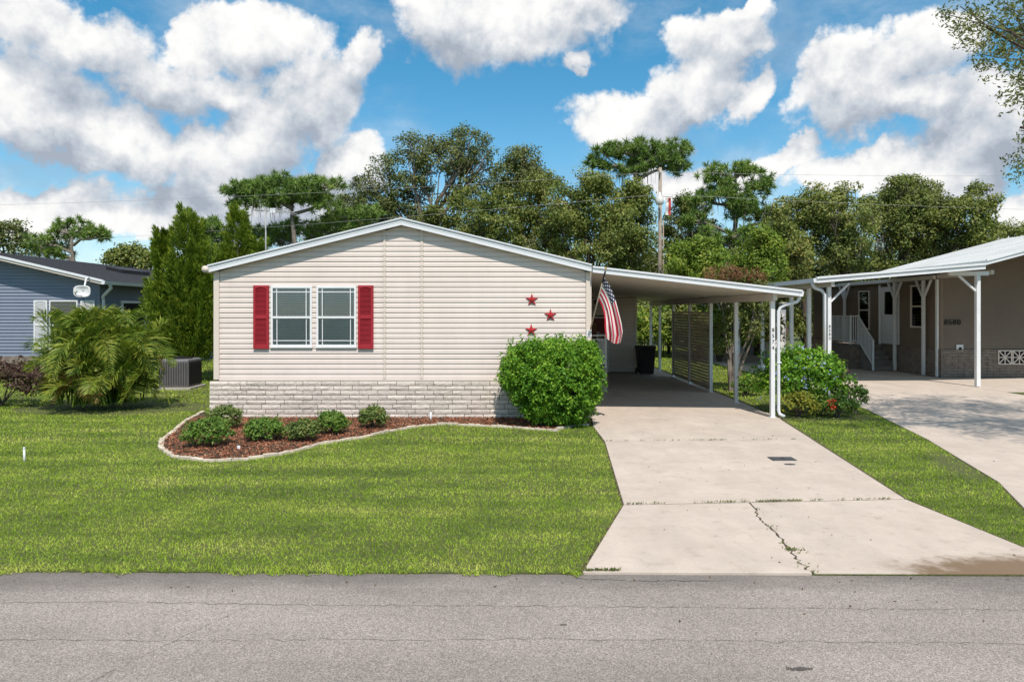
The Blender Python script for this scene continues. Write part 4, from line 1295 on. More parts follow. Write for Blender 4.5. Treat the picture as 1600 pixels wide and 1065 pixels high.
# ------------------------------------------------------------------ flag on the house corner
FB = Vector((XR - 0.02, YF - 0.05, W(0, 521, YF).z))
FT = W(946.5, 421, 14.05)
fl = thing('flag', (FB.x, FB.y, FB.z), 'stars and stripes flag hanging from a slanted pole on the house corner', 'flag')
MB().tube([FB, FB.lerp(FT, 0.5), FT], [0.016, 0.015, 0.013], 8).build('pole', 'flag_pole', fl, True)
MB().tube([FB.lerp(FT, 0.80), FB.lerp(FT, 0.985)], 0.019, 8).build('pole_sleeve', 'black_iron', fl, True)
MB().lathe((FT.x, FT.y, FT.z), [(0.008, -0.01), (0.022, 0.012), (0.024, 0.024), (0.012, 0.042), (0.003, 0.05)], 10).build('finial', 'gold', fl, True)
MB().tube([FB - (FT - FB) * 0.02, FB.lerp(FT, 0.06)], 0.03, 8).box(FB.x - 0.05, FB.x + 0.05, FB.y + 0.005, FB.y + 0.016, FB.z - 0.07, FB.z + 0.07).build('bracket', 'white_metal', fl)
YFl = 14.2
top_e = [(945, 435), (952, 445), (958, 458), (963, 472), (968, 490), (972, 505), (974, 519), (970, 535)]
bot_e = [(933.5, 466), (937, 471), (941, 479), (944, 489), (945, 500), (945, 511), (946, 520), (947, 527)]
nu, nv = 56, 40
def epath(pts, q):
    x = q * (len(pts) - 1)
    i = min(int(x), len(pts) - 2)
    f = x - i
    return (pts[i][0] + (pts[i + 1][0] - pts[i][0]) * f, pts[i][1] + (pts[i + 1][1] - pts[i][1]) * f)
vs, uvs = [], []
J0 = -12                      # rows of cloth folded away behind the front
for i in range(nu + 1):
    q = i / nu
    A, B_ = epath(top_e, q), epath(bot_e, q)
    for j in range(J0, nv + 1):
        s = j / nv            # 0 the fold at the top, 1 bottom of the hoist
        back = 0.0
        if s < 0:
            back, s = -s, -s * 0.75
        gather = q ** 1.3
        ph = s * 2 * math.pi * 2.1 + 2.2 * q
        ss = s + 0.03 * gather * math.sin(ph)
        px = A[0] + (B_[0] - A[0]) * ss
        py = A[1] + (B_[1] - A[1]) * ss + 5.0 * gather * math.sin(s * math.pi)
        hp = FB.lerp(FT, 0.90 - 0.36 * s)
        depth = hp.y * (1 - min(1, q * 1.5)) + YFl * min(1, q * 1.5) + 0.085 * gather * math.cos(ph) + (0.03 + 0.05 * gather) * min(1, back * 8)
        if i == 0:
            vs.append(hp + Vector((0, 0.02 * min(1, back * 8), 0)))
        else:
            vs.append(W(px, py, depth))
        uvs.append((q, 0.74 * (1 - j / nv)))
nv = nv - J0
fs = []
for i in range(nu):
    for j in range(nv):
        a = i * (nv + 1) + j
        fs.append((a, a + 1, a + nv + 2, a + nv + 1))
me = bpy.data.meshes.new('cloth')
cen = Vector((sum((v.x for v in vs)) / len(vs), sum((v.y for v in vs)) / len(vs), sum((v.z for v in vs)) / len(vs)))
me.from_pydata([tuple(v - cen) for v in vs], [], fs)
uvl = me.uv_layers.new(name='UVMap')
for lp in me.loops:
    uvl.data[lp.index].uv = uvs[lp.vertex_index]
link('cloth', me, 'flag_cloth', fl, cen, True)

# ------------------------------------------------------------------ small things in the front yard
p = W(38.5, 721, 10.58)
mk = thing('marker_stake', (p.x, 10.58, 0), 'thin white plastic marker stake standing in the lawn', 'stake')
MB().tube([(p.x, 10.58, -0.05), (p.x - 0.008, 10.58, 0.20)], 0.016, 8).build('post', 'vinyl', mk, True)
MB().tube([(p.x - 0.008, 10.58, 0.2005), (p.x - 0.009, 10.58, 0.225)], [0.019, 0.012], 8).build('cap', 'vinyl', mk, True)
x, y = gp(673, 657)
pv = thing('cleanout_pipe', (x, y, 0), 'short white plastic pipe against the block skirt', 'pipe')
MB().tube([(x, y, -0.05), (x, y, 0.20)], 0.022, 10).build('pipe', 'vinyl', pv, True)
MB().tube([(x, y, 0.2005), (x, y, 0.235)], [0.03, 0.028], 8).build('cap', 'concrete_trim', pv)
x, y = gp(373, 705)
pt = thing('plant_tag', (x, y, 0), 'tiny white plant tag stuck in the mulch', 'plant tag')
MB().box(x - 0.025, x + 0.025, y - 0.002, y + 0.002, 0.04, 0.10).build('tag', 'vinyl', pt)
MB().box(x - 0.006, x + 0.006, y - 0.0015, y + 0.0015, -0.02, 0.0395).build('stake', 'vinyl', pt)
for (px, py, sx, sy, nm, lb) in ((1222, 718, 0.19, 0.12, 'meter_cover', 'dark rectangular meter box cover set in the driveway'), (1234, 726.5, 0.085, 0.035, 'valve_cover', 'small dark oval valve cover in front of the meter cover')):
    x, y = gp(px, py)
    if nm == 'meter_cover':
        cv = thing(nm, (x, y, 0.03), lb, 'cover')
        MB().box(x - sx, x + sx, y - sy, y + sy, 0.0125, 0.020).build('frame', 'drain', cv)
        for s in (-1, 1):
            MB().box(x + s * sx / 2 - sx * 0.46, x + s * sx / 2 + sx * 0.46, y - sy * 0.88, y + sy * 0.88, 0.0202, 0.026).build('lid', 'drain', cv)
    else:
        pr = [(x + sx * math.cos(i * math.pi / 8), y + sy * math.sin(i * math.pi / 8) * 1.2) for i in range(16)]
        tag(MB().prism(pr, 0.0125, 0.019, 'z').build(nm, 'drain'), lb, 'cover')

# ------------------------------------------------------------------ garden plants
bx0, bx1 = W(780, 0, 13.9).x, W(946, 0, 13.9).x
hc = ((bx0 + bx1) / 2, 13.95)
hr = thing('hedge_bush', (hc[0], hc[1], 0), 'large glossy bright green clipped bush at the driveway corner', 'bush')
k = 1300
d = unit(rng.normal(size=(k, 3)))
d = d / (np.sum(np.abs(d) ** 4.5, 1, keepdims=True) ** (1 / 4.5))
r = rng.uniform(0.35, 1.0, (k, 1)) ** 0.5
r = r * np.where(rng.uniform(size=(k, 1)) < 0.10, rng.uniform(1.02, 1.12, (k, 1)), 1.0)
q = d * r
zz = 0.90 + q[:, 2] * 0.80
tap = np.interp(zz, [0.05, 0.5, 0.95, 1.4, 1.7], [0.62, 0.84, 1.0, 0.99, 0.93])
cc = np.stack([hc[0] + 0.10 * (1 - tap) * 3 + q[:, 0] * (bx1 - bx0) / 2 * 0.94 * tap, hc[1] + q[:, 1] * 0.76 * tap, zz], 1)
Lv = clump_leaves(cc, d, 46, 0.12, 0.064, 0.45, 1.0, 0.5)
# young upright shoots on the top
sh = cc[cc[:, 2] > 1.35]
sh = sh[rng.choice(len(sh), 110)] + rng.normal(size=(110, 3)) * np.array((0.03, 0.03, 0.04))
C = np.repeat(sh, 10, 0) + np.stack([rng.normal(size=1100) * 0.025, rng.normal(size=1100) * 0.025, np.tile(np.linspace(0.02, 0.20, 10), 110)], 1)
Lv2 = leaves(C, np.tile((0, -0.5, 0.5), (1100, 1)), 0.07, 0.42, 1.0)
quads('foliage', np.concatenate([Lv, Lv2]), 'hedge_leaf', hr)
mb = MB()
for i in range(14):
    tg = cc[rng.integers(k)]
    mb.tube([(hc[0] + rnd.uniform(-.3, .3), hc[1] + rnd.uniform(-.2, .2), -0.02), (hc[0] + (tg[0] - hc[0]) * .5, hc[1] + (tg[1] - hc[1]) * .5, 0.45), tuple(tg)], [0.03, 0.02, 0.008], 5, False)
mb.build('stems', 'bark', hr, True)

small = [(322, 699, 0.40, 0.46, 'shrub_leaf', 'leafy green low shrub at the left front of the mulch bed'),
         (347, 671, 0.32, 0.42, 'shrub_leaf_olive', 'olive green low shrub against the left end of the block skirt'),
         (410, 690, 0.36, 0.38, 'shrub_leaf', 'wide low shrub, second group from the left in the bed'),
         (470, 691, 0.27, 0.36, 'shrub_leaf_olive', 'small olive shrub in the middle of the mulch bed'),
         (517, 680, 0.26, 0.43, 'shrub_leaf', 'rounded bright green shrub right of the bed middle'),
         (581, 671, 0.25, 0.41, 'shrub_leaf_olive', 'compact round shrub, rightmost of the small bed shrubs')]
for (px, py, rx, h, mt, lb) in small:
    x, y = gp(px, py)
    bush('low_shrub', lb, (x, y + 0.1), (rx, rx * 0.85, h * 0.5), mt, 150, 22, 0.085, 0.052, group='small shrubs in the mulch bed', inner=0.45, power=2.3, r0=0.012)

# blue plumbago behind the carport post, with a red ixora and a grey twiggy plant
pb = bush('plumbago_bush', 'spreading green bush with pale blue flowers behind the numbered post', (6.65, 15.75), (1.05, 0.72, 0.72), 'hedge_leaf', 420, 26, 0.16, 0.085, 'bush', inner=0.4)
k = 220
d = unit(rng.normal(size=(40, 3)) + np.array((-0.2, -0.7, 0.5)))
fc = np.array((6.65, 15.75, 0.72)) + d * np.array((1.08, 0.75, 0.78))
C = np.repeat(fc, 8, 0) + rng.normal(size=(320, 3)) * 0.03
tag(quads('flowers', leaves(C, np.tile((0, -0.6, 0.7), (320, 1)), 0.035, 0.9), 'blue_flower', pb), kind='stuff')
bush('dwarf_croton', 'low yellow green shrub at the foot of the carport downspout', (6.3, 15.0), (0.42, 0.28, 0.26), 'yellow_leaf', 60, 20, 0.10, 0.07, 'shrub')
ix = bush('ixora', 'small dark shrub with two red flower heads beside the blue bush', (7.15, 15.05), (0.40, 0.30, 0.24), 'shrub_leaf', 80, 20, 0.10, 0.07, 'shrub')
fl_c = np.concatenate([np.array(W(1300.5, 627, 14.85)) + rng.normal(size=(60, 3)) * np.array((0.04, 0.03, 0.028)), np.array(W(1299.5, 636, 14.78)) + rng.normal(size=(60, 3)) * np.array((0.04, 0.03, 0.028))])
tag(quads('flowers', leaves(fl_c, np.tile((0, -0.8, 0.4), (120, 1)), 0.035, 0.8), 'red_flower', ix), kind='stuff')
tw = thing('twiggy_plant', (7.35, 15.75, 0), 'grey half bare twiggy plant right of the blue flowered bush', 'plant')
mb = MB()
tips = []
for i in range(26):
    a = rnd.uniform(0, 2 * math.pi); h = rnd.uniform(0.6, 1.2); s = rnd.uniform(0.1, 0.4)
    tip = (7.35 + s * math.cos(a), 15.6 + s * math.sin(a) * 0.6, h)
    tips.append(tip)
    mb.tube([(7.35 + rnd.uniform(-.05, .05), 15.65, 0), (7.35 + s * .4 * math.cos(a), 15.6 + s * .3 * math.sin(a), h * .55), tip], [0.012, 0.009, 0.004], 5, False)
mb.build('stems', 'moss_grey', tw, True)
tp_ = np.array(tips)
C = np.repeat(tp_, 12, 0) - rng.uniform(0, 1, (312, 1)) * np.array((0, 0, 0.35)) + rng.normal(size=(312, 3)) * 0.05
quads('foliage', leaves(C, np.tile((0, -0.5, 0.6), (312, 1)), 0.06, 0.5), 'purple_leaf', tw)
bush('arching_shrub', 'fine arching green shrub at the edge of the neighbouring driveway', (7.75, 15.55), (0.34, 0.34, 0.33), 'shrub_leaf', 50, 20, 0.12, 0.07, 'shrub')

# crepe myrtle beside the carport, rusty seed heads on top
cm = thing('crepe_myrtle', (6.45, 19.9, 0), 'multi stemmed crepe myrtle with rusty top beside the carport', 'tree')
B = [pblob(1150, 452, 46, 34, 19.9, 0.7), pblob(1165, 500, 42, 40, 19.9, 0.8), pblob(1125, 520, 22, 40, 19.9, 0.8), pblob(1180, 465, 26, 40, 19.9, 0.8)]
cc, cd = clump_centres(B, 190, 0.3, -0.9)
quads('crown', clump_leaves(cc, cd, 30, 0.20, 0.085, 0.5), 'myrtle_leaf', cm)
Bt = [pblob(1145, 428, 48, 14, 19.9, 0.7), pblob(1110, 450, 24, 16, 19.9, 0.7), pblob(1178, 436, 20, 14, 19.9, 0.7)]
ct, cdt = clump_centres(Bt, 120, 0.2, -0.9)
quads('seed_heads', clump_leaves(ct, cdt, 34, 0.15, 0.06, 0.6), 'rust_leaf', cm)
mb = MB()
for i in range(9):
    tg = cc[rng.integers(len(cc))]
    x0 = 6.42 + rnd.uniform(-.15, .15)
    mb.tube([(x0, 19.9 + rnd.uniform(-.1, .1), 0), (x0 + (tg[0] - x0) * .3, 19.9, 0.9), (x0 + (tg[0] - x0) * .65, 19.9 + (tg[1] - 19.9) * .6, 1.6), tuple(tg)], [0.045, 0.036, 0.024, 0.01], 6, False)
mb.build('trunk', 'bark_pale', cm, True)
bush('bordering_shrub', 'low dark shrub at the foot of the crepe myrtle', (6.45, 18.9), (0.45, 0.35, 0.22), 'shrub_leaf', 60, 22, 0.1, 0.07, 'shrub')

# areca palm on the left
pr = thing('areca_palm', (-9.75, 16.3, 0), 'bushy yellow green areca palm in front of the blue house', 'palm')
LV, LD, ST = [], [], MB()
r_ = random.Random(21)
def frond(base, az, reach, height, droop, dry):
    pts = []
    n_ = 12
    reach *= 0.72
    if dry: reach *= 0.9
    for i in range(n_ + 1):
        q = i / n_
        rr = reach * (q ** 1.15)
        z = base[2] + height * math.sin(q * math.pi * (0.50 + droop * 0.32)) / math.sin(min(math.pi / 2, math.pi * (0.5 + droop * 0.32)))
        pts.append(Vector((base[0] + rr * math.cos(az), base[1] + rr * math.sin(az), max(0.06, z))))
    ST.tube(pts, [0.018 - 0.014 * i / n_ for i in range(n_ + 1)], 4, False)
    for i in range(2, n_ * 5):
        q = i / (n_ * 5)
        if q < 0.22: continue
        x = q * n_
        a = int(x)
        c = pts[a].lerp(pts[min(a + 1, n_)], x - a)
        d = (pts[min(a + 1, n_)] - pts[a]).normalized()
        sd_ = d.cross(Vector((0, 0, 1))).normalized()
        up = sd_.cross(d)
        L = (0.52 * math.sin(math.pi * min(1, 0.18 + 0.80 * q)) + 0.06) * r_.uniform(0.75, 1.15)
        for s in (-1, 1):
            v1 = (sd_ * s * 0.75 + d * 0.62 + up * r_.uniform(0.10, 0.60)).normalized()
            mid = c + v1 * L * 0.55
            tip = c + v1 * L - Vector((0, 0, L * r_.uniform(0.05, 0.28)))
            wv = d.cross(v1).normalized().cross(v1) * 0.012
            (LD if dry else LV).append([tuple(c - wv * .4), tuple(mid - wv), tuple(tip), tuple(mid + wv)])
for i in range(210):
    az = r_.uniform(0, 2 * math.pi)
    u_ = r_.random()
    bx_, by_ = -9.75 + r_.gauss(0, 0.36), 16.3 + r_.gauss(0, 0.24)
    if u_ < 0.38: frond((bx_, by_, 0.15), az, r_.uniform(0.4, 1.0), r_.uniform(1.6, 2.15), r_.uniform(0.1, 0.6), False)
    elif u_ < 0.78: frond((bx_, by_, 0.15), az, r_.uniform(1.0, 1.65), r_.uniform(0.95, 1.6), r_.uniform(0.5, 1.2), r_.random() < 0.04)
    else: frond((bx_, by_, 0.12), az, r_.uniform(0.9, 1.55), r_.uniform(0.45, 0.9), r_.uniform(0.9, 1.5), r_.random() < 0.35)
quads('fronds', np.array(LV), 'palm_leaf', pr)
quads('dry_fronds', np.array(LD), 'palm_dry', pr)
ST.build('stalks', 'lime_leaf', pr, True)
bush('purple_shrub', 'purplish brown shrub at the left edge below the blue house', (-12.6, 16.8), (1.55, 0.8, 0.55), 'purple_leaf', 260, 26, 0.18, 0.085, 'shrub', inner=0.4)
# a few bare shoots on it
# junipers between the houses
def juniper(label, x, y, tops, seed):
    """tops: (dx, height, radius) of its spires"""
    root = thing('juniper', (x, y, 0), label, 'conifer', 'junipers between the houses')
    r_ = random.Random(seed)
    CC, DD = [], []
    mb = MB()
    for (dx, h, rad) in tops:
        mb.tube([(x + dx * 0.3, y, -0.05), (x + dx * 0.8, y, h * 0.5), (x + dx, y, h * 0.92)], [0.10, 0.06, 0.015], 7)
        ns_ = int(h * 33)
        for i in range(ns_):
            q = r_.random() ** 0.85
            z = 0.55 + (h - 0.75) * q
            rr = rad * (1 - ((z - 0.3) / h) ** 1.5) * r_.uniform(0.40, 1.22) * (0.75 + 0.25 * min(1, z))
            a = r_.uniform(0, 2 * math.pi)
            b0 = np.array((x + dx * (0.4 + 0.6 * q) + rr * math.cos(a), y + rr * math.sin(a), z))
            up = np.array((math.cos(a) * 0.45, math.sin(a) * 0.45, 1.0)) * r_.uniform(0.32, 0.66) * (0.75 + 0.5 * (1 - q))
            for s in range(5):
                CC.append(b0 + up * s / 4); DD.append((1 - 0.17 * s, math.cos(a), math.sin(a)))
    cc = np.array(CC); dd = np.array(DD)
    per = 22
    kk = len(cc) * per
    sc = np.repeat(dd[:, :1], per, 0)
    outw = np.stack([np.repeat(dd[:, 1], per), np.repeat(dd[:, 2], per), np.zeros(kk)], 1)
    off_ = rng.normal(size=(kk, 3)) * 0.068 * sc
    D = outw * 0.5 + unit(off_) * 0.55 + np.array((0, 0, 0.9))
    quads('foliage', blades(np.repeat(cc, per, 0) + off_, D, 0.13, 0.036), 'juniper_leaf', root)
    mb.build('trunk', 'bark', root, True)
juniper('tall bright green juniper with two spires beside the palm', -10.75, 22.6, [(0.0, 5.65, 0.86), (-0.85, 4.85, 0.52), (0.70, 3.7, 0.55), (-0.95, 3.2, 0.7), (0.35, 4.3, 0.5)], 31)
juniper('bright green juniper rising behind the left corner of the cream home', -10.35, 25.8, [(0, 6.15, 0.85), (0.75, 4.9, 0.7), (-0.8, 4.6, 0.75)], 32)

# air conditioner
ax, ay = -10.05, 20.7
ac = thing('air_conditioner', (ax, ay, 0), 'grey air conditioning unit on a pad beside the juniper', 'air conditioner')
MB().box(ax - .55, ax + .55, ay - .55, ay + .55, -0.02, 0.07).build('pad', 'concrete_trim', ac)
MB().box(ax - .44, ax + .44, ay - .44, ay + .44, 0.0705, 0.90).build('body', 'ac_grey', ac, bevel=0.04)
fin = MB()
for i in range(17):
    xx = ax - .40 + i * .05
    fin.box(xx, xx + .016, ay - .458, ay - .4405, 0.12, 0.82)
    fin.box(ax + .4405, ax + .458, ay - .40 + i * .05, ay - .384 + i * .05, 0.12, 0.82)
fin.build('grille', 'black_iron', ac)
MB().lathe((ax, ay, 0.901), [(0.36, 0), (0.36, 0.03), (0.10, 0.05), (0.10, 0.07)], 20).build('fan_guard', 'black_iron', ac)
MB().box(-9.15, -8.75, 21.2, 21.6, 0.0, 1.30).box(-9.12, -8.78, 21.15, 21.199, 0.9, 1.25).build('meter_box', 'ac_grey')
tag(bpy.data.objects['meter_box'], 'grey upright utility box right of the air conditioner', 'utility box')

# ------------------------------------------------------------------ left neighbour
LYF, LXR, LZE, LSL = 24.0, -14.5, 3.36, 0.235
lh = thing('blue_house', (-18.6, LYF, 0), 'slate blue sided home with dark shingle roof at the left', 'house')
LXM, LXL = LXR - 4.1, LXR - 8.2
LZR = LZE + 4.1 * LSL
MB().prism([(LXL, 0), (LXR - .02, 0), (LXR - .02, LZE), (LXM, LZR), (LXL, LZE)], LYF + 0.02, 40, 'y').build('wall', 'blue_siding', lh)
def lapmesh(x0, x1, z0, zfun, yw, pitch, hole=None):
    mb = MB()
    z = z0
    while True:
        zt = z + pitch
        a, b = x0, x1
        if zfun(a, zt) is None: break
        a, b = zfun(a, zt)
        if b - a < 0.05: break
        sp_ = [(a, b)]
        for h in (hole or []):
            if z < h[3] and zt > h[2]:
                sp_ = [q for (s, e) in sp_ for q in ((s, min(e, h[0])), (max(s, h[1]), e)) if q[1] - q[0] > 0.02]
        for (s, e) in sp_:
            mb.add([(s, yw - .036, z), (e, yw - .036, z), (e, yw - .006, zt), (s, yw - .006, zt), (s, yw + .001, z), (e, yw + .001, z)], [(0, 1, 2, 3), (0, 4, 5, 1)])
        z = zt
    return mb
def lz(x0, zt):
    l, r = LXL, LXR - .08
    if zt > LZE: l, r = LXL + (zt - LZE) / LSL, LXR - .08 - (zt - LZE) / LSL
    return (l, r)
lapmesh(LXL, LXR - .08, 0.75, lz, LYF + .019, 0.118).build('siding', 'blue_siding', lh)
sd_ = MB()
z = 0.75
while z < LZE - 0.02:
    sd_.add([(LXR + .004, LYF + .1, z), (LXR + .004, 40, z), (LXR - .014, 40, z + .118), (LXR - .014, LYF + .1, z + .118), (LXR - .021, LYF + .1, z), (LXR - .021, 40, z)], [(0, 1, 2, 3), (0, 4, 5, 1)])
    z += .118
sd_.build('side_siding', 'blue_siding', lh)
MB().box(LXR - .079, LXR + .02, LYF - .02, LYF + .1, 0.7, LZE - .01).build('corner_trim', 'blue_siding', lh)
MB().box(LXL, LXR + .03, LYF - .05, LYF + .018, -0.05, 0.748).build('skirt', 'brick_brown', lh)
OVL = 0.55
ex = LXR + 0.42
zex = LZE - 0.42 * LSL
lr = MB().prism([(ex, zex + .01), (LXM, LZR + .01), (LXM, LZR + .13), (ex, zex + .13)][::-1], LYF - OVL + .03, 40.3, 'y').build('roof', 'shingle_dark', lh)
MB().prism([(LXM - .001, LZR + .01), (LXL - .42, zex + .01), (LXL - .42, zex + .13), (LXM - .001, LZR + .13)][::-1], LYF - OVL + .03, 40.3, 'y').build('roof', 'shingle_dark', lh)
# shingle courses, each a strip of its own edge
sh_ = MB()
for i in range(28):
    q0, q1 = i / 28, (i + 1) / 28
    xa, xb = ex + (LXM - ex) * q0, ex + (LXM - ex) * q1
    za, zb = zex + .131 + (LZR - zex) * q0, zex + .131 + (LZR - zex) * q1
    sh_.add([(xa, LYF - OVL + .05, za + .012), (xa, 40.25, za + .012), (xb, 40.25, zb + .002), (xb, LYF - OVL + .05, zb + .002), (xa, LYF - OVL + .05, za), (xa, 40.25, za)], [(0, 1, 2, 3), (0, 4, 5, 1)])
sh_.build('shingle_courses', 'shingle_dark', lr)
fasc(LXM, LZR, ex, zex, -0.01, 0.075, LYF - OVL - .01, LYF - OVL + .028).build('fascia', 'trim_cream', lh)
fasc(LXM, LZR, ex + .04, zex - .01, 0.077, 0.150, LYF - OVL - .045, LYF - OVL + .028).build('drip_edge', 'white_metal', lh)
fasc(LXM, LZR, ex, zex, -0.012, 0.004, LYF - OVL + .029, LYF - .02).build('soffit', 'white_paint', lh)
MB().prism([(ex + .001, zex - .01), (ex + .10, zex - .01), (ex + .13, zex + .11), (ex + .001, zex + .11)], LYF - OVL - .04, 40.2, 'y').build('gutter', 'white_metal', lh)
MB().tube([(ex + .06, LYF - .2, zex - .01), (ex + .05, LYF - .1, zex - .12), (LXR + .09, LYF + .05, zex - .42), (LXR + .08, LYF + .10, zex - .55), (LXR + .08, LYF + .10, 0.1)], 0.055, 8).build('downspout', 'white_metal', lh)
wl, wr = W(79, 0, LYF).x, W(123, 0, LYF).x
window(wl, wr, 1.0, W(0, 469, LYF).z, LYF - 0.004, lh, False, 'vinyl', False, depth=0.07)
shutter(W(54, 0, LYF).x, W(75, 0, LYF).x, 1.0, W(0, 469, LYF).z, LYF - .006, lh, 'white_paint')
shutter(W(127, 0, LYF).x, W(149, 0, LYF).x, 1.0, W(0, 469, LYF).z, LYF - .006, lh, 'white_paint')
# side window of the blue house (faces right)
yw0, yw1 = 25.3, 27.0
wz0, wz1 = 1.3, 2.72
fr = MB()
for (a, b, c, d_) in ((yw0, yw0 + .09, wz0, wz1), (yw1 - .09, yw1, wz0, wz1), (yw0 + .09, yw1 - .09, wz0, wz0 + .09), (yw0 + .09, yw1 - .09, wz1 - .09, wz1)):
    fr.box(LXR - .02, LXR + .06, a, b, c, d_)
sw = fr.build('window', 'vinyl', lh)
MB().box(LXR + .008, LXR + .012, yw0 + .09, yw1 - .09, wz0 + .09, wz1 - .09).build('pane', 'dark_inside', sw)
MB().box(LXR + .008, LXR + .05, yw1 + .05, yw1 + .75, wz0, wz1).build('shutter', 'white_paint', lh)
# low dark roof vents
for (a, b) in ((28.5, 2.1), (33.5, 1.1)):
    xx = LXR - b
    zz = LZE + (LXR - xx) * LSL + .13
    MB().prism([(xx - .35, zz + .35 * LSL), (xx + .35, zz - .35 * LSL), (xx + .30, zz - .30 * LSL + .16), (xx - .35, zz + .35 * LSL + .14)], a, a + 2.2, 'y').build('roof_vent', 'black_plastic', lh)
# satellite dish under the eave
dish = thing('satellite_dish', W(139, 432, LYF - .6), 'white rounded satellite dish on the eave of the blue house', 'satellite dish')
dc = W(128, 455, LYF - 0.95)
mb = MB()
nr, na = 5, 28
vs = [(dc.x, dc.y + .06, dc.z)]
for i in range(1, nr + 1):
    for j in range(na):
        a = 2 * math.pi * j / na
        ca, sa = math.cos(a), math.sin(a)
        k_ = (abs(ca) ** 3.5 + abs(sa) ** 3.5) ** (-1 / 3.5)
        q = i / nr
        vs.append((dc.x + .285 * q * k_ * ca, dc.y + .06 - .07 * q * q, dc.z + .19 * q * k_ * sa))
fs = [(0, 1 + j, 1 + (j + 1) % na) for j in range(na)]
for i in range(nr - 1):
    for j in range(na):
        a, b = 1 + i * na + j, 1 + i * na + (j + 1) % na
        fs.append((a, a + na, b + na, b))
o = mb.add(vs, fs).build('reflector', 'white_paint', dish, True)
sm = o.modifiers.new('solid', 'SOLIDIFY'); sm.thickness = 0.012
e0 = W(139, 433, LYF - .6)
MB().tube([e0, e0 + Vector((-.02, -.12, -.05)), dc + Vector((0.02, .10, .12)), dc + Vector((0, .07, 0))], 0.03, 8).build('mast', 'white_metal', dish, True)
MB().tube([dc + Vector((0, .05, -.16)), dc + Vector((0, -.30, -.14)), dc + Vector((0, -.36, -.06))], 0.014, 6).build('feed_arm', 'ac_grey', dish, True)
MB().tube([dc + Vector((0, -.36, -.06)), dc + Vector((0, -.29, .0))], [0.03, 0.04], 10).build('receiver', 'concrete_trim', dish, True)
MB().tube([dc + Vector((0, .05, -.16)), dc + Vector((.05, .1, -.45)), dc + Vector((.25, .5, -.75)), dc + Vector((.5, .9, -.80))], 0.010, 5).build('cable', 'black_iron', dish, True)

# ------------------------------------------------------------------ right neighbour
NYF, NX0 = 23.9, 15.0
nh = thing('brown_house', (18.5, NYF, 0), 'taupe brown sided home with white porch roof at the right', 'house')
NEX, NEZ, NSL = 14.30, 3.74, 0.265
NXM, NYB, NYW = 19.2, 26.4, 34.0
NZR = NEZ + (NXM - NEX) * NSL
zw = lambda x: NEZ + (x - NEX) * NSL if x < NXM else NZR - (x - NXM) * NSL
MB().prism([(NX0 + .02, 0.0), (24, 0.0), (24, zw(24)), (NXM, NZR), (NX0 + .02, zw(NX0))], NYF + .02, NYB, 'y').build('wall', 'brown_siding', nh)
def nz(x0, zt):
    l, r = NX0 + .08, 24
    if zt > zw(NX0): l, r = max(NX0 + .08, NEX + (zt - NEZ) / NSL), min(24, NXM + (NZR - zt) / NSL)
    return (l, r)
lapmesh(NX0 + .08, 24, 1.02, nz, NYF + .019, 0.118).build('siding', 'brown_siding', nh)
sd_ = MB()
z = 1.02
while z < 3.33:
    sd_.add([(NX0 - .014, NYF + .1, z), (NX0 - .014, NYW, z), (NX0 + .014, NYW, z + .118), (NX0 + .014, NYF + .1, z + .118), (NX0 + .021, NYF + .1, z), (NX0 + .021, NYW, z)], [(3, 2, 1, 0), (1, 5, 4, 0)])
    z += .118
sd_.build('side_siding', 'brown_siding', nh)
MB().box(NX0 - .02, NX0 + .079, NYF - .02, NYF + .1, 1.0, zw(NX0) - .02).build('corner_trim', 'brown_siding', nh)
# block skirt of the brown house
def blocks(x0, x1, z0, z1, put, bl=0.406, bh=0.1016):
    mb = MB()
    c = 0
    z = z0
    while z < z1 - .03:
        x = x0 - (bl / 2 if c % 2 else 0)
        while x < x1:
            a, b = max(x, x0), min(x + bl, x1)
            if b - a > .04: put(mb, a + .005, b - .005, z + .004, min(z + bh, z1) - .004, rnd.uniform(0.0, 0.014))
            x += bl
        c += 1
        z += bh
    return mb
tag(blocks(NX0 - .02, 24, 0.03, 1.0, lambda mb, a, b, c, d, o: mb.box(a, b, NYF - .05 - o, NYF + .015, c, d)).build('skirt_blocks', 'brick_brown', nh), kind='stuff')
tag(blocks(NYF + .02, NYW, 0.03, 1.0, lambda mb, a, b, c, d, o: mb.box(NX0 - .05 - o, NX0 + .015, a, b, c, d)).build('skirt_blocks', 'brick_brown', nh), kind='stuff')
# decorative vent blocks with a cross pattern
for i in range(4):
    vx0 = W(1557, 0, NYF).x + i * 0.50
    fr = MB()
    y0, y1 = NYF - .09, NYF - .066
    z0, z1 = 0.47, 0.97
    xa, xb = vx0, vx0 + .485
    fr.box(xa, xa + .035, y0, y1, z0, z1).box(xb - .035, xb, y0, y1, z0, z1).box(xa + .035, xb - .035, y0, y1, z0, z0 + .035).box(xa + .035, xb - .035, y0, y1, z1 - .035, z1)
    xm, zm = (xa + xb) / 2, (z0 + z1) / 2
    yy = (y0 + y1) / 2
    fr.bar((xa + .03, yy, z0 + .03), (xb - .03, yy, z1 - .03), .020, .035, (0, 0, 1)).bar((xa + .03, yy + .001, z1 - .03), (xb - .03, yy + .001, z0 + .03), .018, .035, (0, 0, 1))
    fr.box(xm - .016, xm + .016, yy - .008, yy + .008, z0 + .035, z1 - .035).box(xa + .035, xb - .035, yy - .007, yy + .007, zm - .016, zm + .016)
    v_ = fr.build('vent_block', 'trim_cream', nh)
    MB().box(xa + .01, xb - .01, y1 + .0005, NYF - .0645, z0 + .01, z1 - .01).build('backing', 'dark_inside', v_)
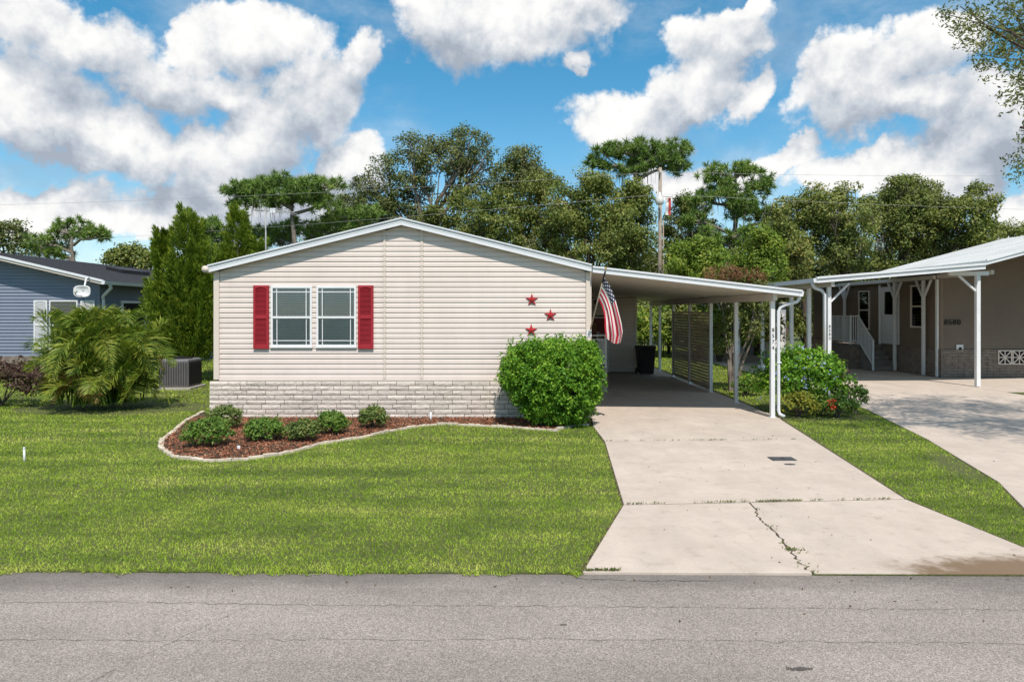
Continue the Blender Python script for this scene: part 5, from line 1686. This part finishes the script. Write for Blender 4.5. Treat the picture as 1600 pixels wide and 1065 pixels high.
# wall numbers, dryer vent
text_mesh('house_number', '8580', 0.27, (W(1487.5, 0, NYF).x, NYF - .03, W(0, 503.5, NYF).z), 'black_iron', nh, extrude=0.012)
vx, vz = W(1498.5, 0, NYF).x, W(0, 543.5, NYF).z
dv = MB().box(vx - .12, vx + .12, NYF - .05, NYF - .012, vz - .12, vz + .12).build('dryer_vent', 'white_paint', nh, bevel=.01)
MB().lathe((vx, NYF - .075, vz - .03), [(.03, -.03), (.05, 0), (.045, .04), (.01, .06)], 10).build('flap', 'black_iron', dv)
# side wall door and windows (facing the carport)
def side_window(y0, y1, z0, z1, nm='window'):
    fr = MB()
    for (a, b, c, d_) in ((y0, y0 + .06, z0, z1), (y1 - .06, y1, z0, z1), (y0 + .06, y1 - .06, z0, z0 + .06), (y0 + .06, y1 - .06, z1 - .06, z1), (y0 + .06, y1 - .06, (z0 + z1) / 2 - .025, (z0 + z1) / 2 + .025)):
        fr.box(NX0 - .05, NX0 + .02, a, b, c, d_)
    w = fr.build(nm, 'trim_cream', nh)
    MB().box(NX0 - .016, NX0 - .012, y0 + .06, y1 - .06, (z0 + z1) / 2 + .025, z1 - .06).build('pane', 'glass', w)
    MB().box(NX0 - .016, NX0 - .012, y0 + .06, y1 - .06, z0 + .06, (z0 + z1) / 2 - .025).build('pane', 'glass', w)
    MB().box(NX0 - .0095, NX0 - .006, y0 + .06, y1 - .06, z0 + .06, z1 - .06).build('interior', 'dark_inside', w)
side_window(24.85, 25.65, 1.72, 3.3)
side_window(28.6, 29.5, 1.55, 3.2)
rx_ = MB().box(NX0 + .021, 19, NYB + .01, NYW, 0, 3.45).build('rear_wall', 'brown_siding', nh)
MB().box(NX0 - .15, 19.2, NYB + .31, 34.2, 3.452, 3.55).build('rear_roof', 'white_roof', nh)
dd_ = MB().box(NX0 - .03, NX0 + .01, 26.55, 27.75, 1.03, 3.3).build('door', 'white_paint', nh)
MB().box(NX0 - .042, NX0 - .0305, 26.85, 27.45, 2.2, 3.1).build('pane', 'glass', dd_)
MB().box(NX0 - .045, NX0 - .0305, 26.85, 27.45, 1.2, 1.95).build('panel', 'white_paint', dd_)
MB().lathe((NX0 - .08, 26.68, 2.05), [(.01, -.03), (.03, -.02), (.03, .02), (.01, .03)], 10).build('handle', 'black_iron', dd_)
for a in (26.44, 27.76):
    MB().box(NX0 - .05, NX0 + .01, a, a + .10, 1.03, 3.4).build('door_frame', 'white_paint', nh)
# roof of the brown house
nr_ = MB().prism([(NEX, NEZ), (NXM, NZR), (NXM, NZR + .12), (NEX, NEZ + .12)], 20.62, NYB + .3, 'y').build('roof', 'white_roof', nh)
MB().prism([(NXM + .001, NZR), (24.6, NZR - (24.6 - NXM) * NSL), (24.6, NZR - (24.6 - NXM) * NSL + .12), (NXM + .001, NZR + .12)], 20.62, NYB + .3, 'y').build('roof', 'white_roof', nh)
seam = MB()
y = 21.4
while y < NYB:
    seam.prism([(NEX + .02, NEZ + .125), (NXM - .02, NZR + .120), (NXM - .02, NZR + .130), (NEX + .02, NEZ + .135)], y, y + .03, 'y')
    y += 0.95
seam.build('roof_seams', 'white_roof', nr_)
fasc(NEX, NEZ, NXM, NZR, -0.015, 0.085, 20.58, 20.615).build('fascia', 'white_metal', nh)
fasc(NEX, NEZ, NXM, NZR, 0.088, 0.150, 20.55, 20.619).build('drip_edge', 'white_metal', nh)

# its carport
nc = thing('porch_carport', (12.0, 20.6, 0), 'white roofed carport with braced posts in front of the brown home', 'carport')
KX0, KX1, KZ0, KZ1, KY0, KY1 = 9.22, 14.29, 3.20, 3.62, 20.60, 36.0
zk = lambda x: KZ0 + (KZ1 - KZ0) * (x - KX0) / (KX1 - KX0)
for i in range(13):
    a = KX0 + (KX1 - KX0) * i / 13 + .003; b = KX0 + (KX1 - KX0) * (i + 1) / 13 - .003
    MB().prism([(a, zk(a)), (b, zk(b)), (b, zk(b) + .07), (a, zk(a) + .07)], KY0 + .05, KY1, 'y').build('roof_pan', 'soffit', nc)
MB().prism([(KX0, zk(KX0) + .072), (KX1, zk(KX1) + .072), (KX1, zk(KX1) + .10), (KX0, zk(KX0) + .10)], KY0 + .05, KY1, 'y').build('roof_sheet', 'white_roof', nc)
fasc(KX0, KZ0, KX1 - .001, KZ1, -0.02, 0.10, KY0, KY0 + .045).build('fascia', 'white_metal', nc)
fasc(KX0 - .03, KZ0, KX1 - .001, KZ1, 0.103, 0.165, KY0 - .04, KY0 + .045).build('drip_edge', 'white_metal', nc)
MB().prism([(KX0 - .11, KZ0 - .01), (KX0 - .002, KZ0 - .01), (KX0 - .002, KZ0 + .12), (KX0 - .13, KZ0 + .12)], KY0, KY1, 'y').build('gutter', 'white_metal', nc)
bz = 3.13
def npost(x, y, top, w=.055, num=None):
    o = MB().box(x - w, x + w, y - w, y + w, 0.03, top).build('post', 'white_paint', nc, bevel=.008)
    return o
PLX = 9.72
lefts = []
for y in (20.95, 22.35, 23.75, 26.5, 29.3, 32.0, 35.0):
    lefts.append(npost(PLX, y, zk(PLX) - .163))
MB().box(PLX - .05, PLX + .05, KY0 + .08, KY1 - .1, zk(PLX) - .16, zk(PLX) - .005).build('beam', 'soffit', nc)
for i, ch in enumerate('8580'):
    text_mesh('house_number', ch, 0.12, (PLX, 20.95 - .058, W(0, 510 + 6.2 * i, 20.9).z), 'black_iron', lefts[0])
KR = 14.85
for y in (24.0, 24.65, 26.5, 30.5):
    npost(KR - (0.0 if y != 24.0 else -.1), y, 3.45, .05)
p4 = npost(14.28, 20.95, zk(14.28) - .175, .06)
MB().box(13.4, 14.6, 20.9, 21.0, zk(14.0) - .17, zk(14.0) - .05).build('beam', 'white_paint', nc)
MB().box(14.80, 14.90, 21.1, NYF - .1, 3.47, 3.60).build('beam', 'soffit', nc)
MB().box(14.80, 14.90, NYF + .1, 31, 3.452, 3.585).build('beam', 'soffit', nc)
br = lambda a, b: MB().bar(a, b, .07, .05).build('brace', 'white_paint', nc)
br((PLX + .05, 20.95, 2.62), (PLX + .62, 20.95, 3.18))
br((14.22, 20.95, 2.95), (13.70, 20.95, 3.42))
for y in (24.65, 26.5, 30.5):
    br((KR, y - .05, 2.85), (KR, y - .45, 3.44))
    br((KR, y + .05, 2.85), (KR, y + .45, 3.44))
sx = PLX - .17
MB().tube([(KX0 - .06, 20.8, KZ0 - .01), (KX0 - .06, 20.8, KZ0 - .08), (KX0 + .02, 20.82, KZ0 - .17), (sx - .09, 20.85, KZ0 - .24), (sx, 20.87, KZ0 - .36), (sx, 20.87, 0.06)], .05, 8).build('downspout', 'white_metal', nc, True)

# entry steps with railing at the brown house
st_ = thing('brick_steps', (14.3, 27.2, 0), 'brick entry steps with white railing beside the brown home', 'steps')
tag(blocks(13.66, 14.94, 0.03, 0.95, lambda mb, a, b, c, d, o: mb.box(a, b, 27.6 - o, 27.75, c, d)).build('front_blocks', 'brick_brown', st_), kind='stuff')
tag(blocks(27.76, 29.4, 0.03, 0.95, lambda mb, a, b, c, d, o: mb.box(13.66 - o, 13.85, a, b, c, d)).build('side_blocks', 'brick_brown', st_), kind='stuff')
MB().box(13.852, 14.94, 27.752, 29.4, 0.03, 0.93).build('core', 'dark_step', st_)
MB().box(13.62, 14.94, 27.56, 29.45, 0.951, 0.99).build('deck', 'dark_step', st_)
for i in range(4):
    MB().box(14.05, 14.93, 27.58 - .27 * (i + 1), 27.579 - .27 * i, 0.03, 0.78 - .19 * i).build('step', 'dark_step', st_)
for (x, y, zb_) in ((13.70, 27.64, .991), (14.0, 27.64, .991), (13.70, 29.3, .991)):
    MB().box(x - .03, x + .03, y - .03, y + .03, zb_, zb_ + 1.18).build('rail_post', 'white_paint', st_)
MB().box(14.0 - .03, 14.0 + .03, 26.45, 26.51, 0.031, 1.22).build('rail_post', 'white_paint', st_)
MB().box(14.85, 14.91, 27.61, 27.67, .991, 2.17).build('rail_post', 'white_paint', st_)
MB().bar((14.0, 27.6, 2.13), (14.0, 26.48, 1.19), .04, .05).build('handrail', 'white_paint', st_)
MB().bar((14.0, 27.6, 1.15), (14.0, 26.48, 0.25), .04, .05).build('handrail', 'white_paint', st_)
for i in range(11):
    q = (i + .5) / 11
    MB().box(13.985, 14.015, 27.6 - 1.12 * q - .012, 27.6 - 1.12 * q + .012, 1.17 - .90 * q, 2.11 - .94 * q).build('baluster', 'white_paint', st_)
for z in (1.12, 2.13):
    MB().box(13.731, 13.969, 27.62, 27.66, z - .02, z + .02).build('handrail', 'white_paint', st_)
    MB().box(13.68, 13.72, 27.671, 29.269, z - .02, z + .02).build('handrail', 'white_paint', st_)
for i in range(14):
    MB().box(13.688, 13.712, 27.75 + i * .11, 27.774 + i * .11, 1.141, 2.109).build('baluster', 'white_paint', st_)
for i in range(2):
    MB().box(13.80 + i * .09, 13.824 + i * .09, 27.63, 27.65, 1.141, 2.109).build('baluster', 'white_paint', st_)

# white storage shed behind that carport
ws = thing('storage_shed', (13.2, 36.4, 0), 'pale white storage shed behind the neighbouring carport', 'shed')
MB().box(12.6, 14.6, 36.4, 38.4, 0.0, 2.72).build('wall', 'shed_white', ws)
MB().prism([(12.5, 2.721), (14.7, 2.721), (14.7, 2.8), (12.5, 2.8)], 36.2, 38.5, 'y').build('roof', 'white_roof', ws)
wd_ = MB().box(12.95, 13.65, 36.36, 36.399, 1.75, 2.35).build('window', 'vinyl', ws)
MB().box(13.02, 13.58, 36.35, 36.359, 1.82, 2.28).build('pane', 'dark_inside', wd_)
MB().box(13.85, 14.5, 36.37, 36.399, 0.1, 2.2).build('door', 'white_paint', ws)

# ------------------------------------------------------------------ antenna, pole, wires
an = thing('tv_antenna', (-6.13, 17.0, zroof(-6.13) + .1), 'grey television antenna on a thin mast above the left eave', 'antenna')
zt = W(0, 326, 17).z
MB().tube([(-6.13, 17.0, zroof(-6.13) + .05), (-6.13, 17.0, zt)], .018, 8).build('mast', 'wire', an, True)
zb_ = W(0, 329.5, 17).z
MB().tube([(W(397, 0, 17).x, 17.0, zb_ + .02), (W(459, 0, 17).x, 17.0, zb_ - .03)], .014, 6).build('boom', 'wire', an, True)
for i in range(9):
    xx = W(398 + i * 7.2, 0, 17).x
    L = .18 + .05 * i
    MB().tube([(xx, 17 - L, zb_ + .02 - .006 * i), (xx, 17 + L, zb_ + .02 - .006 * i)], .008, 5).build('element', 'wire', an)
MB().box(W(423, 0, 17).x, W(431, 0, 17).x, 16.95, 17.05, zb_ - .05, zb_ + .06).build('balun', 'white_metal', an)

up = thing('utility_pole', (W(1031, 0, 36).x, 36, 0), 'weathered wooden utility pole with a street lamp behind the carport', 'utility pole')
ux = W(1031, 0, 36).x
ztop = W(0, 262, 36).z
MB().tube([(ux, 36, -.3), (ux, 36, ztop * .5), (ux + .02, 36, ztop)], [.115, .10, .085], 12).build('pole', 'pole_wood', up, True)
MB().tube([(ux, 36, 0), (ux + .16, 35.9, 0), (ux + .16, 35.9, ztop * .72)], .03, 6).build('conduit', 'pole_wood', up, True)
lz_ = W(0, 312, 36).z
MB().tube([(ux, 35.9, lz_ + .35), (ux - .1, 35.6, lz_ + .40), (ux - .12, 35.5, lz_ + .2)], .03, 6).build('lamp_arm', 'wire', up, True)
MB().lathe((ux - .12, 35.5, lz_ - .35), [(.10, 0.0), (.20, .04), (.22, .20), (.20, .38), (.09, .48), (.08, .62), (.04, .66)], 14).build('lamp_shade', 'lamp_glass', up, True)
MB().tube([(ux - .02, 35.88, ztop - .25), (ux - .02, 35.7, ztop - .25)], .05, 8).build('insulator', 'lamp_glass', up)
bn2 = thing('hanging_banner', (W(1044, 0, 37).x, 37, W(0, 338, 37).z), 'red and white banner hanging beside the utility pole', 'banner')
xa, xb, za, zb_ = W(1040, 0, 36.5).x, W(1048.5, 0, 36.5).x, W(0, 336, 36.5).z, W(0, 309, 36.5).z
def ban(x0, x1, nm, mt):
    mb = MB()
    for i in range(9):
        q = i / 8
        z = zb_ + (za - zb_) * q
        k_ = len(mb.v)
        mb.v += [(x0, 36.5 + .05 * math.sin(q * 9), z), (x1, 36.5 + .05 * math.sin(q * 9 + .8), z)]
        if i: mb.f.append((k_ - 2, k_ - 1, k_ + 1, k_))
    return mb.build(nm, mt, bn2, True)
ban(xa, (xa + xb) / 2, 'white_cloth', 'lamp_glass'); ban((xa + xb) / 2 + .001, xb, 'red_cloth', 'banner_red')
MB().tube([(ux + .1, 36.1, zb_ + .02), (xb + .05, 36.5, zb_ + .04)], .02, 6).build('staff', 'wire', bn2)

def cable(name, pts, label):
    P_ = []
    for (a, b, sag) in pts:
        for i in range(14):
            q = i / 14
            p = Vector(a).lerp(Vector(b), q)
            p.z -= sag * 4 * q * (1 - q)
            P_.append(p)
    P_.append(Vector(pts[-1][1]))
    tag(MB().tube(P_, .0065, 5).build(name, 'wire'), label, 'cable', 'overhead cables')
ut, ul = Vector((ux, 35.85, ztop - .25)), Vector((ux, 35.85, W(0, 304, 36).z))
cable('overhead_cable', [(W(-300, 326, 40), ut, 0.35)], 'upper overhead cable running left from the utility pole')
cable('overhead_cable', [(ut, W(1900, 270, 38), 0.2)], 'upper overhead cable running right from the utility pole')
cable('overhead_cable', [(W(-300, 395, 42), ul, 0.35)], 'lower overhead cable running left from the utility pole')
cable('overhead_cable', [(ul, W(1900, 334, 38), 0.15)], 'lower overhead cable running right from the utility pole')

# ------------------------------------------------------------------ trees
# big oak whose limbs hang into the upper right corner, shading the neighbouring driveway
ok_ = thing('live_oak', (12.2, 10.6, 0), 'live oak reaching in at the upper right over the neighbouring driveway', 'tree')
Bk = [((12.0, 10.8, 7.6), (3.4, 3.4, 1.9)), ((11.6, 8.2, 7.9), (2.6, 2.0, 1.5)), ((9.3, 10.6, 6.9), (1.6, 1.5, 1.0)), ((11.2, 12.8, 6.4), (1.9, 1.4, 1.0)), ((13.8, 9.0, 6.8), (2.4, 1.8, 1.3))]
Bk = [(np.array(a), np.array(b)) for a, b in Bk]
cc, cd = clump_centres(Bk, 1000, 0.2, -0.9)
# drooping sprays at the tips that show in the picture
tipsp = []
for (px, py) in ((1478, 22), (1495, 38), (1500, 10), (1520, 50), (1515, 20), (1540, 60), (1530, 85), (1545, 100), (1555, 30), (1560, 75), (1572, 95), (1575, 45), (1585, 20), (1590, 70), (1590, 125), (1597, 150), (1583, 108), (1600, 100), (1598, 215), (1602, 235), (1596, 255), (1601, 265), (1520, 35), (1550, 12), (1570, 10), (1600, 30), (1545, 45)):
    tipsp.append(np.array(W(px, py, 10.6 + rnd.uniform(-.5, .5))))
tipsp = np.array(tipsp)
Lf = np.concatenate([clump_leaves(cc, cd, 36, 0.36, 0.10, 0.36, 0.8, 0.2), clump_leaves(np.concatenate([tipsp, tipsp + rng.normal(size=tipsp.shape) * 0.14]), np.tile((-.3, 0, 0.0), (2 * len(tipsp), 1)), 52, 0.20, 0.066, 0.36, 0.8, 0.0)])
quads('crown', Lf, 'oak_leaf', ok_)
tg = [tuple(p) for p in cc[rng.choice(len(cc), 40, replace=False)]] + [tuple(p) for p in tipsp[::2]]
limbs((12.2, 10.6, -.1), (12.3, 10.7, 5.6), tg, .14, .006, 9, .10, 14).build('trunk', 'bark', ok_, True)
# a second small crown over the right of the neighbour's drive, out of the frame
GRP = 'trees beyond the houses'

# far left
leafy_tree('leafy_tree', 'small loose tree above the roof at the far left edge', 15, 62, [(15, 372, 30, 26), (-30, 368, 35, 25), (30, 392, 25, 20)], 'oak_leaf', 120, 46, .8, .26, .18, group=GRP)
pine_tree('pine_tree', 'spreading pine with hanging moss above the blue house roof', 118, 60, [(88, 368, 28, 14), (110, 352, 30, 12), (140, 366, 34, 12), (62, 382, 28, 14), (85, 392, 30, 14), (160, 370, 14, 8)], 130, 60, .8, .07, .32, 7)
leafy_tree('leafy_tree', 'rounded olive tree between the blue house and the juniper', 200, 52, [(205, 402, 28, 18), (185, 410, 22, 16), (220, 415, 20, 20)], 'vine_leaf', 130, 46, .7, .24, .18, group=GRP)
# flat-topped pine behind the antenna
pine_tree('pine_tree', 'flat topped pine rising behind the television antenna', 466, 40, [(385, 296, 40, 14), (440, 285, 50, 13), (500, 291, 42, 16), (420, 315, 40, 16), (500, 318, 34, 16), (378, 310, 26, 18), (460, 305, 55, 16)], 330, 70, .58, .055, .28, 5, forkz=6.6)
pine_tree('pine_tree', 'young low pine between the juniper and the flat topped pine', 335, 44, [(330, 355, 24, 16), (335, 380, 26, 22), (318, 372, 16, 14)], 90, 60, .6, .055, .16, 0, forkz=5.5)
pine_tree('pine_tree', 'low pine behind the left slope of the cream roof', 560, 42, [(470, 360, 50, 18), (540, 345, 42, 20), (420, 370, 40, 18), (580, 335, 25, 16)], 190, 60, .58, .055, .18, 4, forkz=5.0)
# oaks
leafy_tree('oak_tree', 'large open crowned oak left of centre behind the roof ridge', 640, 46, [(650, 228, 36, 18), (725, 222, 42, 22), (690, 250, 56, 26), (607, 262, 30, 20), (575, 288, 26, 20), (750, 258, 34, 28), (640, 290, 44, 16), (735, 290, 36, 14), (590, 315, 42, 20)], 'oak_leaf', 340, 66, .54, .155, .38, 'bark_pale', 130, .45, -.9, 7.2, group=GRP, base_px=668)
leafy_tree('oak_tree', 'slender dark oak right of the large open oak', 815, 45, [(815, 250, 30, 20), (800, 275, 32, 22), (828, 280, 28, 26), (790, 300, 26, 20)], 'oak_leaf', 170, 72, .56, .155, .24, 'bark', 50, .4, -.9, 6.6, group=GRP)
# dense belt behind the roof
belt = [
    (560, 352, 50, 44, 47, 'oak_leaf', 'dark dense tree low behind the left roof slope'),
    (640, 350, 52, 46, 46, 'oak_leaf', 'dark green tree just behind the roof ridge'),
    (715, 340, 52, 42, 45, 'vine_leaf', 'olive tree right of the roof ridge'),
    (775, 345, 46, 46, 43, 'broad_leaf', 'green leafy tree below the slender oak'),
    (850, 335, 48, 55, 42, 'vine_leaf', 'olive tree left of the big glossy leaved tree'),
    (925, 335, 62, 62, 39, 'broad_leaf', 'big glossy leaved tree behind the carport roof'),
    (985, 345, 40, 60, 40, 'broad_leaf', 'dense green tree just left of the utility pole'),
    (1075, 360, 36, 50, 45, 'vine_leaf', 'thin olive tree right of the utility pole'),
    (1095, 410, 42, 34, 35, 'lime_leaf', 'bright green bushy tree above the carport roof'),
    (1185, 400, 36, 34, 36, 'lime_leaf', 'bright green tree behind the rusty crepe myrtle'),
    (1225, 385, 34, 50, 38, 'vine_leaf', 'leaning vine covered tree left of the white porch roof'),
    (1258, 330, 40, 36, 39, 'vine_leaf', 'vine draped tree with flat top left of the porch roof'),
    (1320, 345, 38, 52, 38, 'vine_leaf', 'yellowish vine covered tree above the porch carport'),
    (1405, 335, 46, 58, 40, 'vine_leaf', 'tallest vine covered tree above the porch roof'),
    (1460, 345, 36, 50, 40, 'oak_leaf', 'grey green tree right of the tallest vine covered tree'),
    (1520, 340, 34, 48, 38, 'broad_leaf', 'bright leafed tree near the right edge above the roof'),
    (1590, 385, 50, 34, 48, 'vine_leaf', 'low distant tree at the right edge above the roof'),
    (1690, 375, 60, 45, 48, 'vine_leaf', 'low distant tree beyond the right edge'),
]
for (px, py, rx, ry, Yd, mt, lb) in belt:
    k_ = Yd / FPX
    bl = [(px, py, rx, ry), (px - rx * .55, py + ry * .35, rx * .7, ry * .8, 1.0), (px + rx * .5, py + ry * .3, rx * .7, ry * .85, -.8), (px + rnd.uniform(-.4, .4) * rx, py - ry * .72, rx * .45, ry * .42), (px, py + ry * 1.1, rx * 1.0, max(ry * .7, 40))]
    bl[0] = (px, py, rx * .8, ry * .8)
    for _ in range(11):
        a_ = rnd.uniform(-0.3, math.pi + 0.3)
        q_ = rnd.uniform(.75, 1.12)
        bl.append((px + rx * q_ * math.cos(a_), py - ry * q_ * math.sin(a_) * .95, rx * rnd.uniform(.16, .34), ry * rnd.uniform(.14, .30), rnd.uniform(-1, 1)))
    vol = rx * ry / 2400
    leafy_tree('leafy_tree', lb, px, Yd, bl, mt, int(210 * max(.7, min(1.5, vol))), 90, .50, .15, .18, 'bark', 34, .25, -.95, group=GRP, moss=9 if mt in ('vine_leaf', 'oak_leaf') else 0)
# spiky tops of the vine covered trees
leafy_tree('leafy_tree', 'feathery topped tree rising above the porch roof', 1425, 42, [(1425, 290, 30, 14), (1450, 300, 26, 14), (1395, 310, 26, 18), (1425, 325, 44, 24)], 'vine_leaf', 170, 62, .46, .145, .16, 'bark', 60, .2, -.9, 7, group=GRP)
# pines on the right
pine_tree('pine_tree', 'tall pine with moss and flat crown left of the utility pole', 985, 43, [(955, 235, 34, 14), (1000, 232, 34, 14), (1050, 236, 34, 16), (1025, 255, 42, 16), (935, 255, 20, 12), (1062, 260, 18, 16), (985, 265, 36, 14)], 250, 64, .60, .055, .30, 5, forkz=9.0)
pine_tree('pine_tree', 'tall pine with broad limbs right of the utility pole', 1152, 42, [(1115, 272, 26, 16), (1165, 268, 30, 14), (1190, 290, 24, 22), (1130, 300, 40, 22), (1165, 325, 40, 22), (1095, 315, 26, 18), (1205, 335, 26, 16), (1085, 345, 24, 14)], 290, 60, .60, .055, .30, 14, forkz=6.5)
pine_tree('pine_tree', 'low bushy pine under the broad limbed pine', 1130, 40, [(1110, 372, 34, 20), (1165, 372, 34, 22), (1210, 368, 24, 20)], 120, 60, .55, .055, .16, 0, forkz=4.5)

# undergrowth seen under the carport and between the houses, down to the ground
under = [(1010, 34.5, 1.6, 2.4, 'lime_leaf', 'bright sunlit bush behind the rubbish bin'), (1045, 37, 2.0, 3.2, 'broad_leaf', 'green bush behind the lattice screens'),
         (1085, 34, 1.7, 2.6, 'vine_leaf', 'olive bush behind the front lattice screen'), (1125, 31.5, 1.6, 2.4, 'lime_leaf', 'green bush behind the crepe myrtle'),
         (1165, 36, 2.0, 2.8, 'broad_leaf', 'dense bush between the two carports'), (1205, 40, 2.2, 2.8, 'vine_leaf', 'bush behind the pale storage shed'),
         (960, 40, 2.2, 3.0, 'broad_leaf', 'bush hidden mostly behind the utility shed'), (1262, 41, 2.4, 3.2, 'broad_leaf', 'bush at the far end of the porch carport'), (1310, 42, 2.6, 3.2, 'vine_leaf', 'dark bush beyond the porch carport'),
         (250, 40, 2.2, 2.2, 'broad_leaf', 'bush behind the junipers'), (300, 36, 2.0, 2.6, 'vine_leaf', 'olive bush between the two junipers')]
for (px, Yd, rr, h, mt, lb) in under:
    x = W(px, 0, Yd).x
    bush('background_bush', lb, (x, Yd), (rr, rr * .8, h / 2), mt, 150, 40, .42, .17, 'bush', 'bushes behind the houses', inner=.4, r0=.04)
FW = []
for i, px in enumerate(range(330, 1700, 60)):
    py = 412 + rnd.uniform(-18, 12) if px > 480 else 425
    Yd = 55 + rnd.uniform(-2, 3)
    B = [pblob(px, py, 48, 44, Yd), pblob(px - 20, py + 35, 46, 40, Yd), pblob(px + 24, py + 30, 44, 44, Yd)]
    cc, cd = clump_centres(B, 130, .2, -.95)
    FW.append(clump_leaves(cc, cd, 60, .8, .24, .55))
tag(quads('distant_wood', np.concatenate(FW), 'oak_leaf'), 'dark distant wood filling the gaps low behind the roofs', 'wood', kind='stuff')
k = 420
fx = np.concatenate([rng.uniform(-8, 9, 150), rng.uniform(0.8, 5.2, 120), rng.uniform(6.5, 13, 150)])
fy = np.concatenate([6.02 - np.abs(rng.normal(size=150)) * 0.35, rng.uniform(6.3, 15, 120), rng.uniform(7, 20, 150)])
fz = np.where(fy < 6.08, -0.008, 0.017) + rng.uniform(0, .006, k)
onp = ((fy < 6.08) | drive_mask(fx, fy)) & (rng.uniform(size=k) < 0.6)
C = np.stack([fx, fy, fz], 1)[onp]
tag(quads('fallen_leaves', leaves(C, np.tile((0, 0, 1.0), (len(C), 1)), 0.030, 0.5, 0.35), 'leaf_litter'), 'tiny brown fallen leaves on road and driveways', 'leaf litter', kind='stuff')
